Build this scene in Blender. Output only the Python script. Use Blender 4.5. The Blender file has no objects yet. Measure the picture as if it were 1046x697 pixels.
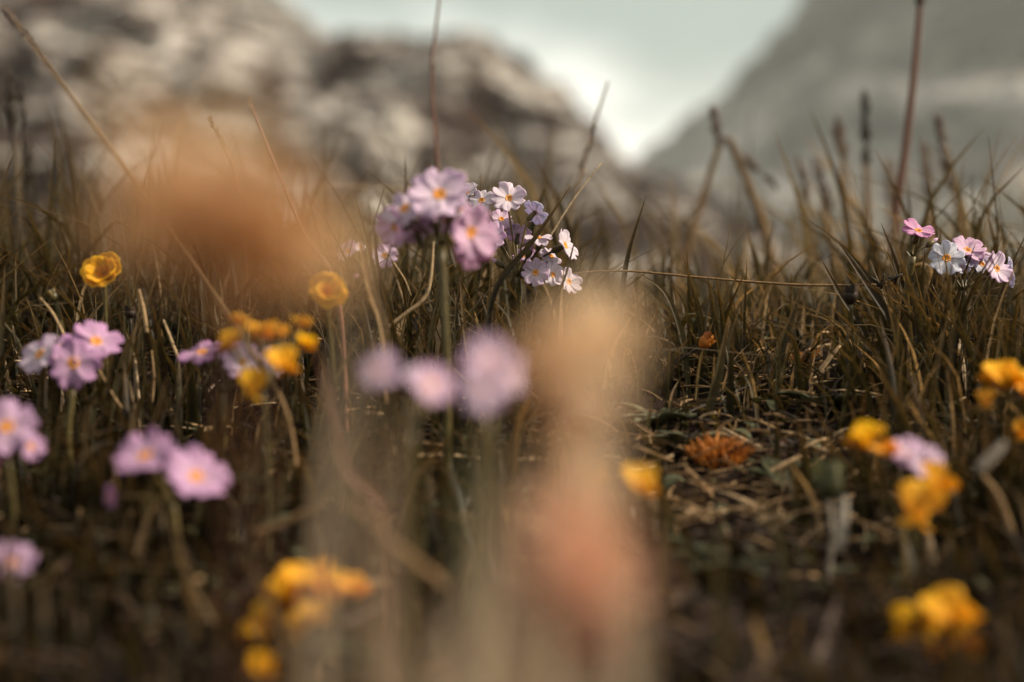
import bpy, math, random
from mathutils import Vector, Matrix, Quaternion, noise
random.seed(11)
R = math.radians
scn = bpy.context.scene
col = scn.collection

# ------------------------------------------------------------------ camera
W, H, F = 1046.0, 697.0, 1046.0 * 50.0 / 36.0
CAM = Vector((0.0, 0.0, 0.075))
def at(px, py, s):
    """the point seen at pixel px,py of the photograph, s metres in front of the lens"""
    return Vector((CAM.x + (px - W / 2) / F * s, s, CAM.z + (H / 2 - py) / F * s))
cd = bpy.data.cameras.new('camera'); cam = bpy.data.objects.new('camera', cd); col.objects.link(cam)
cam.location = CAM; cam.rotation_euler = (R(90), 0, 0)
cd.lens = 50; cd.sensor_width = 36; cd.clip_start = 0.005; cd.clip_end = 20000
cd.dof.use_dof = True; cd.dof.focus_distance = 0.462; cd.dof.aperture_fstop = 5.2
scn.camera = cam

# ------------------------------------------------------------------ ground height
PROF = [(-4000, -3), (-60, -2.0), (-6, -.35), (-1, -.10), (0, -.074), (.2, -.070), (.3, -.061), (.37, -.047), (.44, -.023), (.52, -.001),
        (.62, .012), (.8, .020), (1.1, .020), (1.6, .0), (3, -.16), (10, -1.3), (40, -5.5), (90, -7), (4000, -7)]
def prof(y):
    for (a, za), (b, zb) in zip(PROF, PROF[1:]):
        if y <= b:
            t = (y - a) / (b - a)
            return za + (zb - za) * t
    return PROF[-1][1]
def ground(x, y):
    w = .018 if y < .7 else .04
    z = (prof(y - w) + 2 * prof(y) + prof(y + w)) / 4
    z += .004 * noise.noise(Vector((x * 22, y * 22, 1.3))) + .0016 * noise.noise(Vector((x * 75, y * 75, 4.1)))
    if y > 1.5 or y < -.5:
        a = min(1.0, (abs(y) - .5) / 30)
        z += a * 1.1 * noise.noise(Vector((x * .05, y * .05, 7)))
    return CAM.z + z
def on_ground(px, py, s):
    p = at(px, py, s); p.z = ground(p.x, p.y); return p

# ------------------------------------------------------------------ material helpers
def nmat(name):
    m = bpy.data.materials.new(name); m.use_nodes = True
    nt = m.node_tree; nt.nodes.clear()
    return m, nt, nt.nodes, nt.links
def ramp(nodes, stops, interp='LINEAR'):
    r = nodes.new('ShaderNodeValToRGB'); r.color_ramp.interpolation = interp
    e = r.color_ramp.elements
    while len(e) < len(stops): e.new(.5)
    for k, (p, c) in enumerate(stops):
        e[k].position = p; e[k].color = (*c, 1)
    return r
def leafy(name, stops, rough=.55, trans=.35, tcol=(1, 1, 1), attr='tint', chan=0, tipcol=None, tip=0., spec=.3, nscale=900, namp=.35):
    """thin plant tissue: principled + translucent, tinted by a per-blade number, mottled and slightly streaked"""
    m, nt, N, L = nmat(name)
    out = N.new('ShaderNodeOutputMaterial'); pb = N.new('ShaderNodeBsdfPrincipled'); tr = N.new('ShaderNodeBsdfTranslucent')
    mx = N.new('ShaderNodeMixShader'); mx.inputs[0].default_value = trans
    at_ = N.new('ShaderNodeAttribute'); at_.attribute_name = attr
    sp = N.new('ShaderNodeSeparateColor'); L.new(at_.outputs['Color'], sp.inputs[0])
    rp = ramp(N, stops); L.new(sp.outputs[chan], rp.inputs[0])
    c = rp.outputs[0]
    if tipcol:
        mm = N.new('ShaderNodeMath'); mm.operation = 'POWER'; mm.inputs[1].default_value = 3.; L.new(sp.outputs[1], mm.inputs[0])
        m2 = N.new('ShaderNodeMath'); m2.operation = 'MULTIPLY'; m2.inputs[1].default_value = tip; L.new(mm.outputs[0], m2.inputs[0])
        mc = N.new('ShaderNodeMix'); mc.data_type = 'RGBA'; L.new(m2.outputs[0], mc.inputs[0]); L.new(c, mc.inputs[6]); mc.inputs[7].default_value = (*tipcol, 1)
        c = mc.outputs[2]
    tc = N.new('ShaderNodeTexCoord'); nz = N.new('ShaderNodeTexNoise'); nz.inputs['Scale'].default_value = nscale; nz.inputs['Detail'].default_value = 3
    L.new(tc.outputs['Object'], nz.inputs['Vector'])
    mr = N.new('ShaderNodeMapRange'); mr.inputs[1].default_value = .3; mr.inputs[2].default_value = .7
    mr.inputs[3].default_value = 1 - namp; mr.inputs[4].default_value = 1 + namp; L.new(nz.outputs[0], mr.inputs[0])
    vm = N.new('ShaderNodeVectorMath'); vm.operation = 'SCALE'; L.new(c, vm.inputs[0]); L.new(mr.outputs[0], vm.inputs['Scale'])
    L.new(vm.outputs[0], pb.inputs['Base Color'])
    tm = N.new('ShaderNodeVectorMath'); tm.operation = 'MULTIPLY'; L.new(vm.outputs[0], tm.inputs[0]); tm.inputs[1].default_value = tcol
    L.new(tm.outputs[0], tr.inputs[0])
    pb.inputs['Roughness'].default_value = rough; pb.inputs['Specular IOR Level'].default_value = spec
    L.new(pb.outputs[0], mx.inputs[1]); L.new(tr.outputs[0], mx.inputs[2]); L.new(mx.outputs[0], out.inputs[0])
    return m

M = {}
M['grass'] = leafy('grass_mat', [(0, (.015, .0132, .007)), (.35, (.036, .0335, .013)), (.6, (.074, .066, .026)), (.78, (.22, .15, .08)), (1, (.52, .39, .25))],
                   trans=.36, tcol=(1.25, 1.05, .6), tipcol=(.24, .15, .07), tip=.6, spec=.35)
M['far_grass'] = leafy('far_grass_mat', [(0, (.038, .028, .016)), (.35, (.092, .078, .043)), (.7, (.235, .19, .12)), (1, (.46, .35, .23))],
                       trans=.36, tcol=(1.15, 1.0, .7), tipcol=(.24, .18, .11), tip=.5)
M['straw'] = leafy('straw_mat', [(0, (.10, .062, .032)), (.4, (.24, .155, .080)), (.75, (.42, .29, .16)), (1, (.60, .46, .29))], trans=.15, rough=.8, spec=.12)
M['stem'] = leafy('stem_mat', [(0, (.050, .044, .018)), (.5, (.095, .075, .026)), (1, (.20, .14, .05))], trans=.12, rough=.4, spec=.4)
M['red_stem'] = leafy('red_stem_mat', [(0, (.11, .05, .034)), (1, (.24, .115, .075))], trans=.1, rough=.5)
M['seed'] = leafy('seed_mat', [(0, (.018, .013, .010)), (.6, (.04, .027, .020)), (1, (.11, .07, .05))], trans=.2)
M['husk'] = leafy('husk_mat', [(0, (.08, .056, .045)), (.5, (.15, .108, .086)), (1, (.24, .18, .14))], trans=.2)
M['crumb'] = leafy('crumb_mat', [(0, (.012, .008, .006)), (.5, (.032, .020, .014)), (1, (.20, .13, .085))], trans=.05, rough=.9, spec=.1)
M['dark_seed'] = leafy('dark_seed_mat', [(0, (.018, .014, .010)), (1, (.05, .036, .022))], trans=.1)
M['pale_dry'] = leafy('pale_dry_mat', [(0, (.50, .37, .25)), (1, (.80, .68, .52))], trans=.45, rough=.6, tcol=(1.05, .95, .85), namp=.2)
M['leaf'] = leafy('leaf_mat', [(0, (.045, .050, .022)), (.5, (.085, .090, .045)), (1, (.17, .18, .115))], trans=.2, rough=.5, tcol=(1.2, 1.1, .5), nscale=500)
M['moss'] = leafy('moss_mat', [(0, (.22, .075, .018)), (.5, (.52, .19, .03)), (1, (.66, .29, .06))], trans=.3)
M['brown_bloom'] = leafy('brown_bloom_mat', [(0, (.42, .24, .10)), (.5, (.66, .45, .25)), (1, (.84, .73, .54))], trans=.56, tcol=(1.15, .92, .7))
M['peach_bloom'] = leafy('peach_bloom_mat', [(0, (.55, .32, .20)), (.5, (.76, .58, .42)), (1, (.86, .78, .64))], trans=.56, tcol=(1.1, .95, .75))
M['rose_bloom'] = leafy('rose_bloom_mat', [(0, (.45, .25, .18)), (.5, (.68, .45, .34)), (1, (.82, .60, .42))], trans=.56, tcol=(1.1, .85, .75))
M['grey_twig'] = leafy('grey_twig_mat', [(0, (.28, .24, .20)), (1, (.60, .56, .48))], trans=.02, rough=.7)

def petal_mat(name, inner, outer, tcol=(1.05, .9, 1.05), trans=.38, hv=.022):
    # tint.g: 0 at the throat, 1 at the rim; tint.b across the petal, for veins; tint.r: each petal's own number
    m, nt, N, L = nmat(name)
    out = N.new('ShaderNodeOutputMaterial'); pb = N.new('ShaderNodeBsdfPrincipled'); tr = N.new('ShaderNodeBsdfTranslucent')
    mx = N.new('ShaderNodeMixShader'); mx.inputs[0].default_value = trans
    a = N.new('ShaderNodeAttribute'); a.attribute_name = 'tint'; sp = N.new('ShaderNodeSeparateColor'); L.new(a.outputs['Color'], sp.inputs[0])
    rp = ramp(N, [(0, inner), (.35, tuple(.5 * i + .5 * o for i, o in zip(inner, outer))), (1, outer)]); L.new(sp.outputs[1], rp.inputs[0])
    wv = N.new('ShaderNodeMath'); wv.operation = 'MULTIPLY'; wv.inputs[1].default_value = 26.; L.new(sp.outputs[2], wv.inputs[0])
    sn = N.new('ShaderNodeMath'); sn.operation = 'SINE'; L.new(wv.outputs[0], sn.inputs[0])
    mr = N.new('ShaderNodeMapRange'); mr.inputs[1].default_value = -1; mr.inputs[2].default_value = 1; mr.inputs[3].default_value = .84; mr.inputs[4].default_value = 1.04
    L.new(sn.outputs[0], mr.inputs[0])
    oi = N.new('ShaderNodeObjectInfo')
    m3 = N.new('ShaderNodeMapRange'); m3.inputs[3].default_value = .86; m3.inputs[4].default_value = 1.08; L.new(oi.outputs['Random'], m3.inputs[0])
    mu = N.new('ShaderNodeMath'); mu.operation = 'MULTIPLY'; L.new(mr.outputs[0], mu.inputs[0]); L.new(m3.outputs[0], mu.inputs[1])
    vm = N.new('ShaderNodeVectorMath'); vm.operation = 'SCALE'; L.new(rp.outputs[0], vm.inputs[0]); L.new(mu.outputs[0], vm.inputs['Scale'])
    hs = N.new('ShaderNodeHueSaturation'); L.new(vm.outputs[0], hs.inputs['Color'])
    hm = N.new('ShaderNodeMath'); hm.operation = 'FRACT'; h7 = N.new('ShaderNodeMath'); h7.operation = 'MULTIPLY'; h7.inputs[1].default_value = 7.3; L.new(oi.outputs['Random'], h7.inputs[0]); L.new(h7.outputs[0], hm.inputs[0])
    h1 = N.new('ShaderNodeMapRange'); h1.inputs[3].default_value = .5 - hv; h1.inputs[4].default_value = .5 + hv; L.new(hm.outputs[0], h1.inputs[0]); L.new(h1.outputs[0], hs.inputs['Hue'])
    h2 = N.new('ShaderNodeMapRange'); h2.inputs[3].default_value = 1 - 11 * hv; h2.inputs[4].default_value = 1 + 7 * hv; L.new(hm.outputs[0], h2.inputs[0]); L.new(h2.outputs[0], hs.inputs['Saturation'])
    vm = hs
    L.new(vm.outputs[0], pb.inputs['Base Color'])
    tm = N.new('ShaderNodeVectorMath'); tm.operation = 'MULTIPLY'; L.new(vm.outputs[0], tm.inputs[0]); tm.inputs[1].default_value = tcol
    L.new(tm.outputs[0], tr.inputs[0])
    pb.inputs['Roughness'].default_value = .6; pb.inputs['Specular IOR Level'].default_value = .2
    L.new(pb.outputs[0], mx.inputs[1]); L.new(tr.outputs[0], mx.inputs[2]); L.new(mx.outputs[0], out.inputs[0])
    return m
M['lilac'] = petal_mat('lilac_petal_mat', (.88, .80, .88), (.72, .54, .76))
M['pink'] = petal_mat('pink_petal_mat', (.86, .55, .76), (.72, .32, .62), tcol=(1.1, .75, 1.0))
M['orchid'] = petal_mat('orchid_petal_mat', (.88, .66, .82), (.74, .46, .69))
M['violet'] = petal_mat('violet_petal_mat', (.72, .52, .70), (.54, .32, .57))
M['white'] = petal_mat('pale_petal_mat', (.84, .80, .84), (.78, .72, .82))
M['mint'] = petal_mat('mint_petal_mat', (.78, .80, .84), (.68, .73, .84))
M['yellow'] = petal_mat('yellow_petal_mat', (.88, .46, .014), (.92, .61, .024), tcol=(1.1, 1., .5), trans=.48, hv=.004)
M['amber'] = petal_mat('amber_petal_mat', (.86, .42, .012), (.88, .54, .018), tcol=(1.1, .95, .4), trans=.48, hv=.004)
M['eye'] = leafy('eye_mat', [(0, (.78, .26, .02)), (1, (.86, .42, .04))], trans=.15)

# ------------------------------------------------------------------ mesh builder
class MB:
    def __init__(s): s.v = []; s.f = []; s.t = []
    def vert(s, p, t): s.v.append((p[0], p[1], p[2])); s.t.append(t); return len(s.v) - 1
    def blade(s, pts, w0, w1=0., rnd=.5, n=6, fold=.3, side=None, wmid=None):
        """a grass blade: folded strip along pts (base..tip), width w0 narrowing to w1"""
        pts = spline(pts, n); prev = None; m = len(pts)
        for i, p in enumerate(pts):
            t = i / (m - 1)
            d = (pts[min(i + 1, m - 1)] - pts[max(i - 1, 0)]).normalized()
            sd = side if side is not None else Vector((1, .25, 0))
            sd = (sd - d * sd.dot(d)); sd = sd.normalized() if sd.length > 1e-6 else Vector((1, 0, 0))
            up = sd.cross(d)
            if wmid: w = (w0 + (wmid - w0) * t / .4) if t < .4 else wmid * (1 - ((t - .4) / .6) ** 1.6) + w1
            else: w = w1 + (w0 - w1) * (1 - t ** 1.8)
            w *= .5
            tt = (rnd, t, .5, 1)
            a = [s.vert(p - sd * w + up * w * fold, tt), s.vert(p - up * w * fold * .6, tt), s.vert(p + sd * w + up * w * fold, tt)]
            if prev: s.f += [(prev[0], prev[1], a[1], a[0]), (prev[1], prev[2], a[2], a[1])]
            prev = a
    def tube(s, pts, r, n=6, k=8, rnd=.5, cap=True):
        """round stalk along pts; r a number or a list of radii spread along it"""
        pts = spline(pts, k) if len(pts) > 2 else pts; m = len(pts); prev = None; ref = Vector((.37, .61, .7))
        rr = r if isinstance(r, (list, tuple)) else [r, r]
        for i, p in enumerate(pts):
            t = i / (m - 1); q = t * (len(rr) - 1); j = min(int(q), len(rr) - 2); rad = rr[j] + (rr[j + 1] - rr[j]) * (q - j)
            d = (pts[min(i + 1, m - 1)] - pts[max(i - 1, 0)]).normalized()
            a = d.cross(ref); a.normalize(); b = d.cross(a)
            ring = [s.vert(p + (a * math.cos(2 * math.pi * h / n) + b * math.sin(2 * math.pi * h / n)) * rad, (rnd, t, h / n, 1)) for h in range(n)]
            if prev:
                for h in range(n): s.f.append((prev[h], prev[(h + 1) % n], ring[(h + 1) % n], ring[h]))
            elif cap: s.f.append(tuple(reversed(ring)))
            prev = ring
        if cap: s.f.append(tuple(prev))
    def ell(s, c, axis, length, rad, n=6, k=5, rnd=.5, point=.0):
        """a little spindle (spikelet, bud, floret)"""
        pts = [c + axis * length * (i / k - .5) for i in range(k + 1)]
        rr = [max(1e-5, rad * math.sin(math.pi * (.06 + .9 * (i / k) ** (1 - point * .5))) ** .75) for i in range(k + 1)]
        ref = Vector((.3, .2, .93)); a = axis.cross(ref).normalized(); b = axis.cross(a); prev = None
        for i, p in enumerate(pts):
            ring = [s.vert(p + (a * math.cos(2 * math.pi * h / n) + b * math.sin(2 * math.pi * h / n)) * rr[i], (rnd, i / k, .5, 1)) for h in range(n)]
            if prev:
                for h in range(n): s.f.append((prev[h], prev[(h + 1) % n], ring[(h + 1) % n], ring[h]))
            else: s.f.append(tuple(reversed(ring)))
            prev = ring
        s.f.append(tuple(prev))
    def petal(s, O, along, nrm, length, width, cup=.2, notch=0., rnd=.5, nu=6, nv=7, ruffle=.05, droop=0., shape=None):
        """one petal: a curved sheet that starts at O, runs `along` and faces nrm"""
        along = along.normalized(); nrm = (nrm - along * nrm.dot(along)).normalized(); sd = along.cross(nrm); g = []
        ph = rnd * 17
        for i in range(nv + 1):
            v = i / nv; row = []
            if shape: wf = shape(v)
            else: wf = (.16 + .84 * math.sin(math.pi * .5 * min(1, v / .68)) ** 1.1) * (1 if v < .68 else math.sqrt(max(0, 1 - ((v - .68) / .42) ** 2)))
            for j in range(nu + 1):
                u = j / nu * 2 - 1
                end = 1 - notch * max(0, 1 - abs(u) / .55) * max(0, (v - .5) / .5) - .10 * u * u * v
                h = cup * (u * u * .45 * wf) * width - droop * v * v * length + ruffle * width * math.sin(ph + 3.1 * u + 4 * v) * v
                p = O + along * (v * length * end) + sd * (u * wf * width * .5) + nrm * h
                row.append(s.vert(p, (rnd, v, j / nu, 1)))
            g.append(row)
        for i in range(nv):
            for j in range(nu): s.f.append((g[i][j], g[i][j + 1], g[i + 1][j + 1], g[i + 1][j]))
    def mesh(s, name, mat, off=Vector((0, 0, 0)), smooth=True):
        me = bpy.data.meshes.new(name)
        me.from_pydata([(v[0] - off.x, v[1] - off.y, v[2] - off.z) for v in s.v], [], s.f)
        ca = me.color_attributes.new('tint', 'FLOAT_COLOR', 'POINT'); ca.data.foreach_set('color', [c for t in s.t for c in t])
        if smooth: me.polygons.foreach_set('use_smooth', [True] * len(me.polygons))
        if mat: me.materials.append(mat)
        return me
    def build(s, name, mat, parent=None, thick=0., origin=None):
        off = origin if origin is not None else (parent.matrix_world.translation if parent else (Vector(s.v[0])))
        o = bpy.data.objects.new(name, s.mesh(name, mat, off)); col.objects.link(o)
        if parent: o.parent = parent
        else: o.location = off
        if thick:
            m = o.modifiers.new('thickness', 'SOLIDIFY'); m.thickness = thick; m.offset = 0
        return o
def spline(pts, n):
    """Catmull-Rom through pts, n steps a span"""
    pts = [Vector(p) for p in pts]
    if len(pts) == 2: return [pts[0].lerp(pts[1], i / n) for i in range(n + 1)]
    P = [pts[0] * 2 - pts[1]] + pts + [pts[-1] * 2 - pts[-2]]; out = []
    for i in range(1, len(P) - 2):
        a, b, c, d = P[i - 1:i + 3]
        for k in range(n):
            t = k / n
            out.append(.5 * (2 * b + (c - a) * t + (2 * a - 5 * b + 4 * c - d) * t * t + (3 * b - a - 3 * c + d) * t ** 3))
    out.append(pts[-1]); return out
def tag(o, label=None, cat=None, group=None, kind=None):
    if label: o['label'] = label
    if cat: o['category'] = cat
    if group: o['group'] = group
    if kind: o['kind'] = kind
    return o
def empty(name, loc, label, cat, group=None):
    o = bpy.data.objects.new(name, None); col.objects.link(o); o.location = loc; o.empty_display_size = .01
    o.matrix_world = Matrix.Translation(loc)
    return tag(o, label, cat, group)
rv = lambda a=1.: Vector((random.uniform(-a, a), random.uniform(-a, a), random.uniform(-a, a)))

# ------------------------------------------------------------------ sun direction, light, world
SUN_AZ, SUN_EL = R(98), R(37)          # azimuth from straight ahead towards the right
sd = Vector((math.sin(SUN_AZ) * math.cos(SUN_EL), math.cos(SUN_AZ) * math.cos(SUN_EL), math.sin(SUN_EL)))
sl = bpy.data.lights.new('sun', 'SUN'); sl.energy = 5.0; sl.angle = R(1.5); sl.color = (1., .84, .645)
so = bpy.data.objects.new('sun', sl); col.objects.link(so); so.rotation_euler = sd.to_track_quat('Z', 'Y').to_euler()
so.location = (2, 2, 3)
w = bpy.data.worlds.new('World'); scn.world = w; w.use_nodes = True
N, L = w.node_tree.nodes, w.node_tree.links; N.clear()
wo = N.new('ShaderNodeOutputWorld'); bg = N.new('ShaderNodeBackground'); bg.inputs[1].default_value = 1.
sky = N.new('ShaderNodeTexSky'); sky.sky_type = 'NISHITA'; sky.sun_disc = False; sky.sun_elevation = SUN_EL; sky.sun_rotation = SUN_AZ
sky.dust_density = 3; sky.air_density = 1.0
tc = N.new('ShaderNodeTexCoord')
sk = N.new('ShaderNodeVectorMath'); sk.operation = 'SCALE'; sk.inputs['Scale'].default_value = .06; L.new(sky.outputs[0], sk.inputs[0])
# thin veil of high cloud over the whole sky
veil = N.new('ShaderNodeMix'); veil.data_type = 'RGBA'; veil.inputs[0].default_value = .72; L.new(sk.outputs[0], veil.inputs[6]); veil.inputs[7].default_value = (.335, .43, .40, 1)
# warm grey cloud deck above the view, added to warm the fill light
sz = N.new('ShaderNodeSeparateXYZ'); L.new(tc.outputs['Generated'], sz.inputs[0])
n3 = N.new('ShaderNodeTexNoise'); n3.inputs['Scale'].default_value = 3; n3.inputs['Detail'].default_value = 6; L.new(tc.outputs['Generated'], n3.inputs['Vector'])
n4 = N.new('ShaderNodeMath'); n4.operation = 'MULTIPLY_ADD'; n4.inputs[1].default_value = .35; L.new(n3.outputs[0], n4.inputs[0]); L.new(sz.outputs[2], n4.inputs[2])
dk = N.new('ShaderNodeMapRange'); dk.interpolation_type = 'SMOOTHSTEP'; dk.inputs[1].default_value = .46; dk.inputs[2].default_value = .70; L.new(n4.outputs[0], dk.inputs[0])
deck = N.new('ShaderNodeMix'); deck.data_type = 'RGBA'; L.new(dk.outputs[0], deck.inputs[0]); L.new(veil.outputs[2], deck.inputs[6]); deck.inputs[7].default_value = (.46, .385, .335, 1)
# a bank of bright cloud that sits behind the ridge, and smaller ones elsewhere
nz = N.new('ShaderNodeTexNoise'); nz.inputs['Scale'].default_value = 7; nz.inputs['Detail'].default_value = 5
mp = N.new('ShaderNodeMapping'); mp.inputs['Scale'].default_value = (1, 1, 2.2); L.new(tc.outputs['Generated'], mp.inputs[0]); L.new(mp.outputs[0], nz.inputs['Vector'])
dt = N.new('ShaderNodeVectorMath'); dt.operation = 'DOT_PRODUCT'; L.new(tc.outputs['Generated'], dt.inputs[0]); dt.inputs[1].default_value = (-.20, .195, -1.)
nm = N.new('ShaderNodeMath'); nm.operation = 'MULTIPLY_ADD'; nm.inputs[1].default_value = .13; nm.inputs[2].default_value = -.065; L.new(nz.outputs[0], nm.inputs[0])
sm = N.new('ShaderNodeMath'); sm.operation = 'ADD'; L.new(dt.outputs['Value'], sm.inputs[0]); L.new(nm.outputs[0], sm.inputs[1])
cr = N.new('ShaderNodeMapRange'); cr.interpolation_type = 'SMOOTHSTEP'; cr.inputs[1].default_value = -.045; cr.inputs[2].default_value = .048; L.new(sm.outputs[0], cr.inputs[0])
cm = N.new('ShaderNodeMix'); cm.data_type = 'RGBA'; L.new(cr.outputs[0], cm.inputs[0]); L.new(deck.outputs[2], cm.inputs[6]); cm.inputs[7].default_value = (1.7, 1.66, 1.52, 1)
L.new(cm.outputs[2], bg.inputs[0]); L.new(bg.outputs[0], wo.inputs[0])

# ------------------------------------------------------------------ ground sheet
def graded(lo, hi, step, far, ratio=1.22):
    a = []; x = lo
    while x <= hi + 1e-9: a.append(x); x += step
    st = step; x = a[-1]; up = []
    while x < far: st *= ratio; x += st; up.append(x)
    st = step; x = a[0]; dn = []
    while x > -far: st *= ratio; x -= st; dn.append(x)
    return dn[::-1] + a + up
xs, ys = graded(-.5, .5, .008, 3800), graded(-.1, 1.3, .008, 3800)
gv = [(x, y, ground(x, y)) for y in ys for x in xs]; nx = len(xs)
gf = [(j * nx + i, j * nx + i + 1, (j + 1) * nx + i + 1, (j + 1) * nx + i) for j in range(len(ys) - 1) for i in range(nx - 1)]
me = bpy.data.meshes.new('ground'); me.from_pydata(gv, [], gf); me.polygons.foreach_set('use_smooth', [True] * len(gf))
go = bpy.data.objects.new('ground', me); col.objects.link(go); tag(go, 'dark peaty meadow soil sloping up to a grassy crest', 'ground', kind='structure')
m, nt, N, L = nmat('soil_mat')
out = N.new('ShaderNodeOutputMaterial'); pb = N.new('ShaderNodeBsdfPrincipled'); L.new(pb.outputs[0], out.inputs[0]); pb.inputs['Roughness'].default_value = .95; pb.inputs['Specular IOR Level'].default_value = .1
tc = N.new('ShaderNodeTexCoord'); nz = N.new('ShaderNodeTexNoise'); nz.inputs['Scale'].default_value = 160; nz.inputs['Detail'].default_value = 8; L.new(tc.outputs['Object'], nz.inputs['Vector'])
rp = ramp(N, [(.3, (.007, .0046, .0036)), (.55, (.016, .0098, .007)), (.75, (.040, .025, .016))]); L.new(nz.outputs[0], rp.inputs[0])
# far meadow: grassy tan-green instead of bare soil
sx = N.new('ShaderNodeSeparateXYZ'); L.new(tc.outputs['Object'], sx.inputs[0])
mr = N.new('ShaderNodeMapRange'); mr.inputs[1].default_value = 1.; mr.inputs[2].default_value = 6.; L.new(sx.outputs[1], mr.inputs[0])
n2 = N.new('ShaderNodeTexNoise'); n2.inputs['Scale'].default_value = .6; n2.inputs['Detail'].default_value = 9; L.new(tc.outputs['Object'], n2.inputs['Vector'])
r2 = ramp(N, [(.3, (.07, .055, .025)), (.6, (.15, .115, .06)), (.8, (.24, .19, .11))]); L.new(n2.outputs[0], r2.inputs[0])
mc = N.new('ShaderNodeMix'); mc.data_type = 'RGBA'; L.new(mr.outputs[0], mc.inputs[0]); L.new(rp.outputs[0], mc.inputs[6]); L.new(r2.outputs[0], mc.inputs[7]); L.new(mc.outputs[2], pb.inputs['Base Color'])
bp = N.new('ShaderNodeBump'); bp.inputs['Strength'].default_value = .7; bp.inputs['Distance'].default_value = .002; L.new(nz.outputs[0], bp.inputs['Height']); L.new(bp.outputs[0], pb.inputs['Normal'])
me.materials.append(m)

# ------------------------------------------------------------------ mountains
def lerp_tab(tab, x):
    if x <= tab[0][0]: return tab[0][1]
    for (a, ya), (b, yb) in zip(tab, tab[1:]):
        if x <= b:
            t = (x - a) / (b - a); return ya + (yb - ya) * t
    return tab[-1][1]
def fbm(p, o=6, lac=2.1, g=.5):
    a = 1; s = 0
    for _ in range(o): s += a * noise.noise(p); p = p * lac; a *= g
    return s
def hill(name, label, tab, dist, depth, base, rough, seed, x0, x1, nx, ny, mat, craggy=.5, ledge=.012, lift=0):
    """a mountain: terrain that climbs from `depth` metres before its ridge to the ridge `dist` away and falls behind it"""
    V = []; Fc = []
    for j in range(ny + 1):
        v = j / ny * 1.35
        for i in range(nx + 1):
            px = x0 + (x1 - x0) * i / nx
            X = (px - W / 2) / F * dist
            top = (H / 2 + lift - lerp_tab(tab, px)) / F * dist + CAM.z
            Y = dist - depth * (1 - v)
            k = v ** .85 if v <= 1 else max(0, 1 - ((v - 1) / .35) ** 1.3)
            n = fbm(Vector((X / dist * 9 + seed, Y / dist * 9, seed)), 7)
            rn = abs(fbm(Vector((X / dist * 14, Y / dist * 9 + seed, seed * 2)), 5))
            Z = base + (top - base) * k + rough * dist * (n * (.25 + .75 * min(1, 2 * k)) - craggy * rn) * (1 if v <= 1 else .6)
            Z += rough * dist * .35 * fbm(Vector((X / dist * 60, Y / dist * 40, seed + 2)), 4)
            st = Z / dist * 85 + 1.6 * fbm(Vector((X / dist * 12, Y / dist * 12, seed + 9)), 4)
            Y += ledge * dist * ((st % 1.0) - .5) * (1 if 0 < v < 1.2 else 0)
            Y += rough * dist * 2.2 * fbm(Vector((X / dist * 11, Z / dist * 16, seed + 5)), 5) * (1 if 0 < v < 1.3 else 0)
            V.append((X, Y, Z))
    for j in range(ny):
        for i in range(nx):
            a = j * (nx + 1) + i; Fc.append((a, a + 1, a + nx + 2, a + nx + 1))
    me = bpy.data.meshes.new(name); me.from_pydata(V, [], Fc); me.materials.append(mat)
    me.polygons.foreach_set('use_smooth', [True] * len(Fc))
    o = bpy.data.objects.new(name, me); col.objects.link(o)
    return tag(o, label, 'mountain', kind='structure')
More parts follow.
